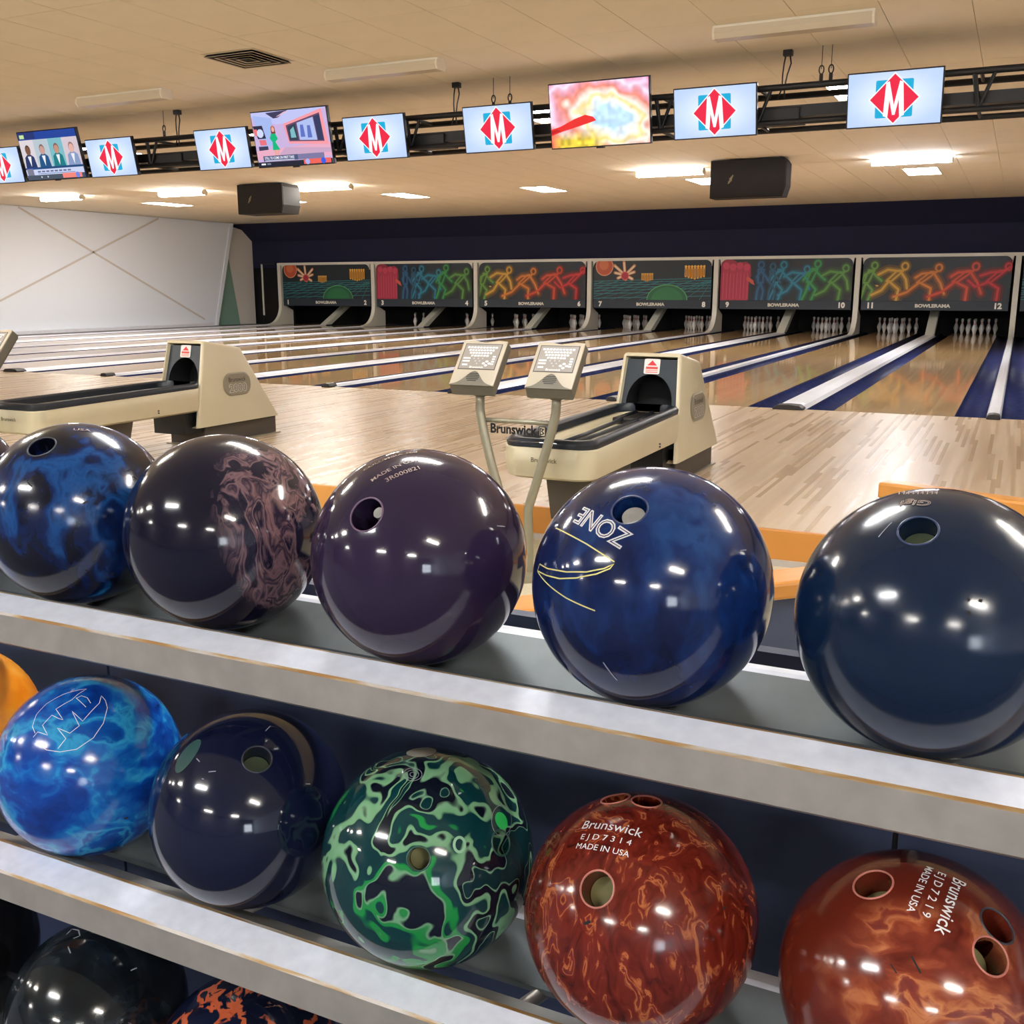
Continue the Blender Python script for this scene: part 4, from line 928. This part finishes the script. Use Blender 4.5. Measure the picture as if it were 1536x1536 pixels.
for x in xp: MB().box(x-0.012-off.x, x+0.012-off.x, 0.205, 0.24, 0.0, 0.735-ZC).build('post', M['black'], rk)
for x in (RX0-0.02, RX1+0.02):
    MB().prism([(-0.16, 0.0), (0.22, 0.0), (0.22, 0.95), (0.06, 0.95)], x-off.x-0.02, x-off.x+0.02, 'X').build('side_panel', M['navy'], rk)
for ry, rz in ROWS:
    for x in (2.02, 3.635):
        MB().prism([(ry-0.06-off.y, rz-0.134-off.z), (ry+0.085-off.y, rz-0.125-off.z), (0.205, rz-0.16-off.z), (0.205, rz-0.30-off.z)], x-off.x-0.004, x-off.x+0.004, 'X').build('shelf_bracket', M['railback'], rk)

# ================================================================== bowling balls
ICO = None
def ico_mesh():
    global ICO
    if ICO is None:
        bm = bmesh.new(); bmesh.ops.create_icosphere(bm, subdivisions=6, radius=R); ICO = bpy.data.meshes.new('ico'); bm.to_mesh(ICO); bm.free()
    return ICO
def frame(nv):
    nv = Vector(nv).normalized(); a = Vector((0, 0, 1)).cross(nv)
    if a.length < 0.05: a = Vector((1, 0, 0))
    a.normalize(); return a, nv.cross(a), nv
class Ball:
    def __init__(s, x, row, m, label, name='bowling_ball', ypos=None, group=None):
        ry, rz = ROWS[row]; s.c = np.array([x, ry, rz]); s.m = m; s.holes = []
        s.t = empty(name, tuple(s.c), label, 'bowling ball', group or 'bowling balls on the %s rail' % ('top', 'middle', 'bottom')[row])
    def dir(s, px, py): return on_sphere(px, py, s.c, R)
    def hole(s, px, py, rad=0.0125, depth=0.035, insert=None, rim=None, plug=None, d=None):
        s.holes.append((Vector(s.dir(px, py)) if d is None else Vector(d).normalized(), rad, depth, insert, rim, plug)); return s
    def finish(s):
        me = ico_mesh().copy(); me.materials.append(s.m)
        o = bpy.data.objects.new('shell', me); COL.objects.link(o)
        if s.holes:
            cut = MB()
            for nv, rad, dep, *_ in s.holes:
                a, b, nn = frame(nv); n = 32
                cut.loft([[nn*(R-dep)+a*(rad*math.cos(2*PI*k/n))+b*(rad*math.sin(2*PI*k/n)) for k in range(n)], [nn*(R+0.02)+a*(rad*math.cos(2*PI*k/n))+b*(rad*math.sin(2*PI*k/n)) for k in range(n)]])
            co = cut.build('cutter', s.m)
            md = o.modifiers.new('b', 'BOOLEAN'); md.object = co; md.operation = 'DIFFERENCE'; md.solver = 'EXACT'; md.use_self = True
            dg = bpy.context.evaluated_depsgraph_get(); dg.update(); nm = bpy.data.meshes.new_from_object(o.evaluated_get(dg))
            o.modifiers.clear(); o.data = nm; bpy.data.objects.remove(co); me = nm; me.name = 'shell'
            if len(me.materials) == 0: me.materials.append(s.m)
        me.polygons.foreach_set('use_smooth', [True]*len(me.polygons))
        me.polygons.foreach_set('material_index', [0]*len(me.polygons))
        nrm = []
        vl = [v.co.copy() for v in me.vertices]; on = [abs(c.length-R) < R*0.004 for c in vl]
        ln = [None]*len(me.loops)
        for p in me.polygons:
            sph = all(on[i] for i in p.vertices) and p.normal.dot(p.center.normalized()) > 0.8
            for li in p.loop_indices:
                ln[li] = vl[me.loops[li].vertex_index].normalized() if sph else p.normal
        me.normals_split_custom_set([tuple(q) for q in ln])
        o.parent = s.t
        for nv, rad, dep, ins, rim, plug in s.holes:
            a, b, nn = frame(nv); n = 32
            if ins is not None:
                MB().loft([[nn*(R-dep+0.0005)+a*(rad*0.99*math.cos(2*PI*k/n))+b*(rad*0.99*math.sin(2*PI*k/n)) for k in range(n)], [nn*(R-dep+0.004)+a*(rad*0.97*math.cos(2*PI*k/n))+b*(rad*0.97*math.sin(2*PI*k/n)) for k in range(n)]]).build('hole_insert', ins, s.t)
            if rim is not None:  # thin ring standing in for the highlight on the hole's bevel
                rr = rad+0.0004; h = math.sqrt(R*R-rr*rr)
                MB().tube([nn*h+a*(rr*math.cos(2*PI*k/n))+b*(rr*math.sin(2*PI*k/n)) for k in range(n)], 0.0009, 6, closed=True).build('hole_rim_highlight', rim, s.t, smooth=True)
            if plug is not None:
                plug, ps, da, db = plug
                MB().loft([[nn*(R-dep+0.001)+a*rad*(ps*math.cos(2*PI*k/n)+da)+b*rad*(ps*math.sin(2*PI*k/n)+db) for k in range(n)], [nn*(R-0.006)+a*rad*(ps*0.95*math.cos(2*PI*k/n)+da)+b*rad*(ps*0.95*math.sin(2*PI*k/n)+db) for k in range(n)]]).build('thumb_slug', plug, s.t)
        return s
    def _map(s, nv, ex, ey, u, v, lift): 
        q = (Vector(nv)+(Vector(ex)*u+Vector(ey)*v)/R).normalized(); return q*(R+lift)
    def text(s, txt, A, B, m, hscale=1.0, bold=0.01, outline=0.0, name='lettering', arc=0.0):
        a, b = Vector(s.dir(*A))*R, Vector(s.dir(*B))*R; mid = ((a+b)/2).normalized(); ex = (b-a); wd = ex.length; ex = (ex-mid*ex.dot(mid)).normalized(); ey = mid.cross(ex)
        vs_, fs, bb = text_tris(txt, bold, outline); k = wd/(bb[1]-bb[0]); out = []
        for x, y, z in vs_:
            u = (x-(bb[0]+bb[1])/2)*k; v = (y-bb[2])*k*hscale+arc*u*u/0.05; out.append(s._map(mid, ex, ey, u, v, 0.0005+(z*k if outline else 0)))
        o = MB().add(out, fs).build(name, m, s.t); return s
    def stroke(s, pts, w, m, name='marking'):
        P = [Vector(s.dir(*q)) for q in pts]; Q = [P[0]]
        for a, b in zip(P[:-1], P[1:]):
            n = max(1, int((b-a).length*R/0.004))
            for i in range(1, n+1): Q.append((a.lerp(b, i/n)).normalized())
        L_, R_ = [], []
        for i, q in enumerate(Q):
            t = Q[min(i+1, len(Q)-1)]-Q[max(i-1, 0)]; sd = q.cross(t).normalized(); L_.append((q*R+sd*w/2).normalized()*(R+0.0004)); R_.append((q*R-sd*w/2).normalized()*(R+0.0004))
        n = len(Q); MB().add(L_+R_, [(i, i+1, n+i+1, n+i) for i in range(n-1)]).build(name, m, s.t); return s
    def spot(s, px, py, rx, ry, m, name, ang=0.0, lift=0.0004, n=20):
        d = Vector(s.dir(px, py)); a, b, nn = frame(d); ca, sa = math.cos(ang), math.sin(ang); ex, ey = a*ca+b*sa, b*ca-a*sa
        rings = [[s._map(d, ex, ey, f*rx*math.cos(2*PI*k/n), f*ry*math.sin(2*PI*k/n), lift) for k in range(n)] for f in (0.02, 0.5, 1.0)]
        mb = MB(); mb.loft(rings, cap0=True, cap1=False); mb.build(name, m, s.t, smooth=True); return s

KHAKI = mat('hole_khaki', S(128, 122, 78), 0.7); GREYPLUG = mat('hole_grey', S(150, 146, 140), 0.5, var=0.15, vscale=90); OLIVE = mat('hole_olive', S(74, 84, 62), 0.7)
RIMB = mat('rim_blue', S(46, 56, 92), 0.3); RIMP = mat('rim_plum', S(110, 84, 110), 0.3); RIMR = mat('rim_red', S(196, 120, 106), 0.3); RIMG = mat('rim_green', S(40, 80, 70), 0.3); RIMK = mat('rim_dark', S(60, 60, 70), 0.3)  # lighter than their balls: bevel highlights put into the rim colour
INKW = mat('ball_ink_white', S(236, 232, 230), 0.5); INKD = mat('ball_ink_dim', S(160, 138, 126), 0.5); INKY = mat('ball_ink_yellow', S(226, 214, 130), 0.5); CHIP = mat('ball_chip', S(20, 16, 20), 0.8); SCUFF = mat('ball_scuff', S(150, 150, 160), 0.7)
bm_B1 = ball_mat('ball_blue_smoke', [(0.32, S(8, 8, 16)), (0.47, S(14, 16, 32)), (0.55, S(12, 34, 82)), (0.62, S(22, 72, 132)), (0.69, S(14, 26, 60)), (0.82, S(34, 30, 42))], scale=4, warp=1.3, stretch=(1.2, 1.0, 0.7), rough=0.10)
bm_B2 = ball_mat('ball_navy_rose', [(0.30, S(24, 22, 42)), (0.44, S(30, 26, 46)), (0.50, S(120, 92, 98)), (0.56, S(40, 32, 52)), (0.62, S(134, 100, 102)), (0.68, S(48, 38, 58)), (0.8, S(110, 84, 92))], scale=6.5, warp=1.7, stretch=(1.0, 1.0, 0.55), rot=(0.2, 0.5, 0), rough=0.07, mask=(tuple(on_sphere(455, 785, (2.916, -9.185, 0.866), 0.1085)), 0.082, 0.096), base=S(18, 16, 36), distort=0.6)
bm_B3 = ball_mat('ball_plum', [(0.2, S(40, 30, 54)), (0.8, S(44, 32, 58))], scale=3, warp=0.2, rough=0.06)
bm_B4 = ball_mat('ball_deep_blue', [(0.30, S(8, 14, 40)), (0.46, S(12, 26, 66)), (0.56, S(16, 40, 92)), (0.66, S(30, 64, 116)), (0.74, S(14, 28, 72)), (0.85, S(50, 72, 112))], scale=5, warp=1.1, stretch=(1.0, 1.0, 0.6), rot=(0, 0.3, 0.4), rough=0.07)
bm_B5 = ball_mat('ball_petrol', [(0.2, S(10, 26, 50)), (0.8, S(14, 34, 60))], scale=3, warp=0.2, rough=0.11)
bm_B0 = ball_mat('ball_black_violet', [(0.2, S(22, 18, 32)), (0.8, S(44, 34, 58))], scale=3, warp=0.5, rough=0.08)
bm_C0 = ball_mat('ball_orange', [(0.3, S(226, 120, 14)), (0.5, S(238, 144, 30)), (0.75, S(250, 176, 70))], scale=4, warp=0.8, rough=0.14)
bm_C1 = ball_mat('ball_azure', [(0.32, S(10, 36, 110)), (0.46, S(14, 66, 156)), (0.54, S(22, 108, 188)), (0.60, S(50, 158, 208)), (0.66, S(16, 84, 168)), (0.80, S(10, 44, 124))], scale=4.5, warp=1.4, stretch=(0.8, 0.9, 1.1), rot=(0.3, 0.5, 0.2), rough=0.10)
bm_C2 = ball_mat('ball_midnight', [(0.2, S(14, 18, 42)), (0.8, S(18, 24, 50))], scale=3, warp=0.2, rough=0.06)
bm_C3 = ball_mat('ball_green_marble', [(0.30, S(12, 16, 34)), (0.36, S(10, 46, 52)), (0.425, S(10, 44, 50)), (0.430, S(130, 176, 140)), (0.436, S(14, 20, 36)), (0.482, S(12, 18, 32)), (0.489, S(126, 172, 134)), (0.508, S(112, 164, 120)), (0.516, S(10, 50, 56)), (0.575, S(10, 56, 60)), (0.585, S(24, 140, 64)), (0.61, S(40, 128, 70)), (0.62, S(120, 168, 130)), (0.63, S(12, 18, 36)), (0.70, S(12, 22, 36)), (0.72, S(8, 48, 50))], scale=2.2, warp=1.5, stretch=(0.8, 0.8, 0.6), rough=0.05, detail=2.0, sharp=False, distort=0.8)
bm_C4 = ball_mat('ball_copper_red', [(0.28, S(66, 16, 12)), (0.45, S(96, 28, 18)), (0.58, S(112, 36, 26)), (0.635, S(182, 104, 58)), (0.655, S(120, 42, 32)), (0.74, S(96, 34, 40)), (0.88, S(190, 116, 70))], scale=11, warp=1.6, stretch=(1.3, 1.3, 0.6), rough=0.09, distort=0.7)
bm_C5 = ball_mat('ball_copper_brown', [(0.28, S(84, 26, 18)), (0.44, S(120, 46, 30)), (0.52, S(146, 70, 44)), (0.58, S(190, 116, 72)), (0.62, S(130, 56, 44)), (0.72, S(100, 40, 42)), (0.85, S(196, 124, 84))], scale=6, warp=1.2, stretch=(0.8, 1.2, 1.2), rough=0.09, distort=0.5, mask=(tuple(on_sphere(1400, 1500, (3.66, -9.222, 0.56), 0.1085)), 0.095, 0.118), base=S(98, 34, 22))
bm_D1 = ball_mat('ball_black', [(0.2, S(14, 14, 16)), (0.8, S(22, 22, 24))], scale=3, warp=0.3, rough=0.07)
bm_D2 = ball_mat('ball_black_pearl', [(0.3, S(12, 14, 18)), (0.55, S(22, 28, 34)), (0.7, S(40, 48, 54)), (0.85, S(14, 16, 20))], scale=7, warp=1.2, rough=0.07)
bm_D3 = ball_mat('ball_navy_orange', [(0.25, S(10, 14, 30)), (0.435, S(14, 22, 46)), (0.445, S(184, 84, 50)), (0.49, S(190, 96, 62)), (0.50, S(16, 20, 38)), (0.58, S(12, 16, 32)), (0.585, S(196, 140, 110)), (0.60, S(16, 20, 36)), (0.78, S(14, 18, 36))], scale=3.6, warp=1.0, stretch=(1.2, 1.0, 0.8), rough=0.1, detail=9)

Ball(2.430, 0, bm_B0, 'black-violet bowling ball cut off by the left edge of the top rail').finish()
b = Ball(2.690, 0, bm_B1, 'smoky blue and black bowling ball, second from the left on the top rail')
b.hole(62, 669, 0.0155, 0.05, OLIVE, RIMK).hole(8, 700, 0.012, 0.03, None, RIMK, d=(-0.75, 0.1, 0.65)).finish()
b.text('USA', (110, 646), (136, 648), INKD, 0.8)
for q in (((42, 724), (48, 730)), ((200, 716), (206, 718)), ((124, 755), (132, 752))): b.stroke(q, 0.0016, CHIP, 'chip')
b = Ball(2.916, 0, bm_B2, 'dark navy bowling ball with rosy brown swirl on its right side').finish()
b = Ball(3.167, 0, bm_B3, 'plain plum purple bowling ball in the middle of the top rail')
b.hole(549, 771, 0.0165, 0.05, None, RIMP, (GREYPLUG, 0.34, 0.52, 0.30)).finish()
b.text('MADE IN U.S.A', (558, 724), (634, 690), INKD, 0.9, 0.005); b.text('3R000821', (580, 724), (631, 704), INKD, 0.9, 0.005)
b.text('COLUMBIA 300', (545, 708), (628, 679), INKD, 0.8, 0.005)
b.stroke([(745, 789), (757, 790)], 0.0009, SCUFF, 'scuff')
b = Ball(3.411, 0, bm_B4, 'deep blue pearl bowling ball with outlined white letters and yellow lines')
b.hole(944, 764, 0.0150, 0.030, None, RIMB, (GREYPLUG, 0.70, 0.22, -0.16)).finish()
b.text('ZONE', (953, 803), (876, 760), INKW, 1.05, 0.0, 0.028)
b.stroke([(834, 792), (880, 816), (922, 843)], 0.0011, INKY); b.stroke([(810, 846), (822, 853), (850, 858), (880, 858), (906, 853), (921, 846), (915, 853), (895, 861), (865, 867), (840, 868), (820, 863), (807, 856), (810, 846)], 0.0011, INKY)
b.stroke([(807, 857), (822, 876), (850, 897), (893, 916)], 0.0011, INKY)
b.stroke([(905, 993), (926, 1020)], 0.0012, SCUFF, 'scuff'); b.stroke([(1110, 826), (1119, 825)], 0.0008, SCUFF, 'scuff')
b = Ball(3.649, 0, bm_B5, 'plain petrol navy bowling ball at the right end of the top rail')
b.hole(1377, 795, 0.0140, 0.022, OLIVE, RIMB).finish()
[b.stroke([(1346+7*i, 739+(i % 3)), (1350+7*i, 737), (1349+7*i, 742)], 0.0007, INKD, 'worn_lettering') for i in range(9)]; b.text('Gigi', (1400, 750), (1354, 750), INKD, 0.8, 0.0, 0.02)
b.stroke([(1318, 806), (1338, 784)], 0.0008, SCUFF, 'scuff')
for q in (((1451, 916), (1456, 922)), ((1451, 898), (1455, 901)), ((1468, 900), (1473, 902))): b.stroke(q, 0.0022, CHIP, 'chip')

Ball(2.462, 1, bm_C0, 'bright orange bowling ball cut off by the left edge of the middle rail').finish()
b = Ball(2.712, 1, bm_C1, 'bright azure swirled bowling ball with etched white logo').finish()
LW = 0.0007
b.stroke([(53, 1100), (49, 1090), (55, 1072), (70, 1056), (95, 1042), (120, 1035), (130, 1034), (118, 1041), (108, 1050), (84, 1064), (95, 1080), (88, 1078), (78, 1073), (64, 1088), (72, 1103), (57, 1098), (50, 1106)], LW, INKW, 'logo_line')
b.stroke([(55, 1114), (70, 1125), (90, 1128), (115, 1124), (140, 1107), (155, 1085), (161, 1062), (158, 1051), (152, 1044), (149, 1055), (124, 1082), (108, 1067), (119, 1089), (105, 1100), (86, 1092), (99, 1108), (87, 1123)], LW, INKW, 'logo_line')
b.stroke([(114, 1047), (129, 1061)], LW, INKW, 'logo_line'); b.stroke([(114, 1048), (122, 1044), (131, 1047), (136, 1055)], LW, INKW, 'logo_line')
b.stroke([(186, 1228), (192, 1226)], 0.0026, CHIP, 'chip')
b = Ball(2.959, 1, bm_C2, 'plain midnight navy bowling ball with one thumb hole, middle rail')
b.hole(386, 1138, 0.0150, 0.026, OLIVE, RIMK).finish()
b.spot(281, 1133, 0.012, 0.021, mat('green_plug', S(44, 76, 74), 0.3), 'green_plug', 0.2)
for q in (((295, 1138), (300, 1143)), ((313, 1158), (324, 1157)), ((398, 1097), (406, 1089)), ((458, 1176), (465, 1176)), ((303, 1168), (306, 1169))): b.stroke(q, 0.0010, SCUFF, 'scuff')
b = Ball(3.192, 1, bm_C3, 'green, mint and black marbled bowling ball on the middle rail')
b.hole(628, 1288, 0.0105, 0.030, KHAKI, RIMG).hole(752, 1264, 0.0115, 0.030, KHAKI, RIMG).finish()
b.spot(632, 1127, 0.0155, 0.017, mat('grey_plug', S(156, 152, 140), 0.4), 'grey_plug'); b.spot(752, 1231, 0.0085, 0.0085, mat('green_dot', S(40, 200, 96), 0.3), 'green_dot')
ring_pts = lambda x, y, rx, ry, n=24: [(x+rx*math.cos(2*PI*k/n), y+ry*math.sin(2*PI*k/n)) for k in range(n+1)]
for rx, ry in ((4, 3.2), (9, 6.5), (14, 9.5)): b.stroke(ring_pts(619, 1162, rx, ry), 0.0006, SCUFF, 'etched_ring')
b.stroke(ring_pts(752, 1231, 15, 23), 0.0006, SCUFF, 'etched_ring'); b.stroke(ring_pts(689, 1267, 8, 11), 0.0026, mat('mint_ring', S(150, 196, 160), 0.2), 'mint_ring')
b = Ball(3.421, 1, bm_C4, 'copper red pearl bowling ball with upright white lettering')
b.hole(895, 1333, 0.0150, 0.026, KHAKI, RIMR).hole(923, 1197, 0.0135, 0.04, None, RIMR).hole(970, 1201, 0.0135, 0.04, None, RIMR).finish()
b.text('Brunswick', (871, 1244), (963, 1258), INKW, 1.0, 0.0); b.text('E J D 7 3 1 4', (869, 1262), (946, 1272), INKW, 0.85, 0.0); b.text('MADE IN USA', (863, 1273), (944, 1287), INKW, 0.9, 0.0)
b.stroke([(876, 1386), (886, 1382)], 0.0024, CHIP, 'chip'); b.stroke([(1084, 1364), (1088, 1360)], 0.0016, CHIP, 'chip')
b = Ball(3.660, 1, bm_C5, 'copper brown bowling ball with sideways white lettering, right end of middle rail')
b.hole(1309, 1325, 0.0155, 0.026, KHAKI, RIMR).hole(1487, 1434, 0.0140, 0.030, KHAKI, RIMR).hole(1497, 1388, 0.0140, 0.04, None, RIMK).finish()
b.text('Brunswick', (1430, 1315), (1400, 1400), INKW, 1.0, 0.005); b.text('E J D 7 2 1 9', (1404, 1306), (1378, 1373), INKW, 0.85, 0.005); b.text('MADE IN USA', (1390, 1299), (1359, 1368), INKW, 0.9, 0.005)
b.stroke([(1367, 1434), (1381, 1460)], 0.0014, CHIP, 'scratch'); b.stroke([(1336, 1446), (1345, 1460)], 0.0010, CHIP, 'scratch')

Ball(2.455, 2, bm_D1, 'plain black bowling ball in shadow at the left of the bottom rail').finish()
b = Ball(2.727, 2, bm_D2, 'black pearl bowling ball with chipped top on the bottom rail').finish()
b.stroke([(100, 1402), (108, 1394), (118, 1396), (120, 1404), (110, 1408)], 0.0016, SCUFF, 'scuff'); b.stroke([(196, 1456), (205, 1452)], 0.0014, SCUFF, 'scuff'); b.stroke([(102, 1420), (106, 1430)], 0.0014, SCUFF, 'scuff')
Ball(2.965, 2, bm_D3, 'navy bowling ball with rough orange streaks on the bottom rail').finish()
if ICO is not None and ICO.users == 0: bpy.data.meshes.remove(ICO)
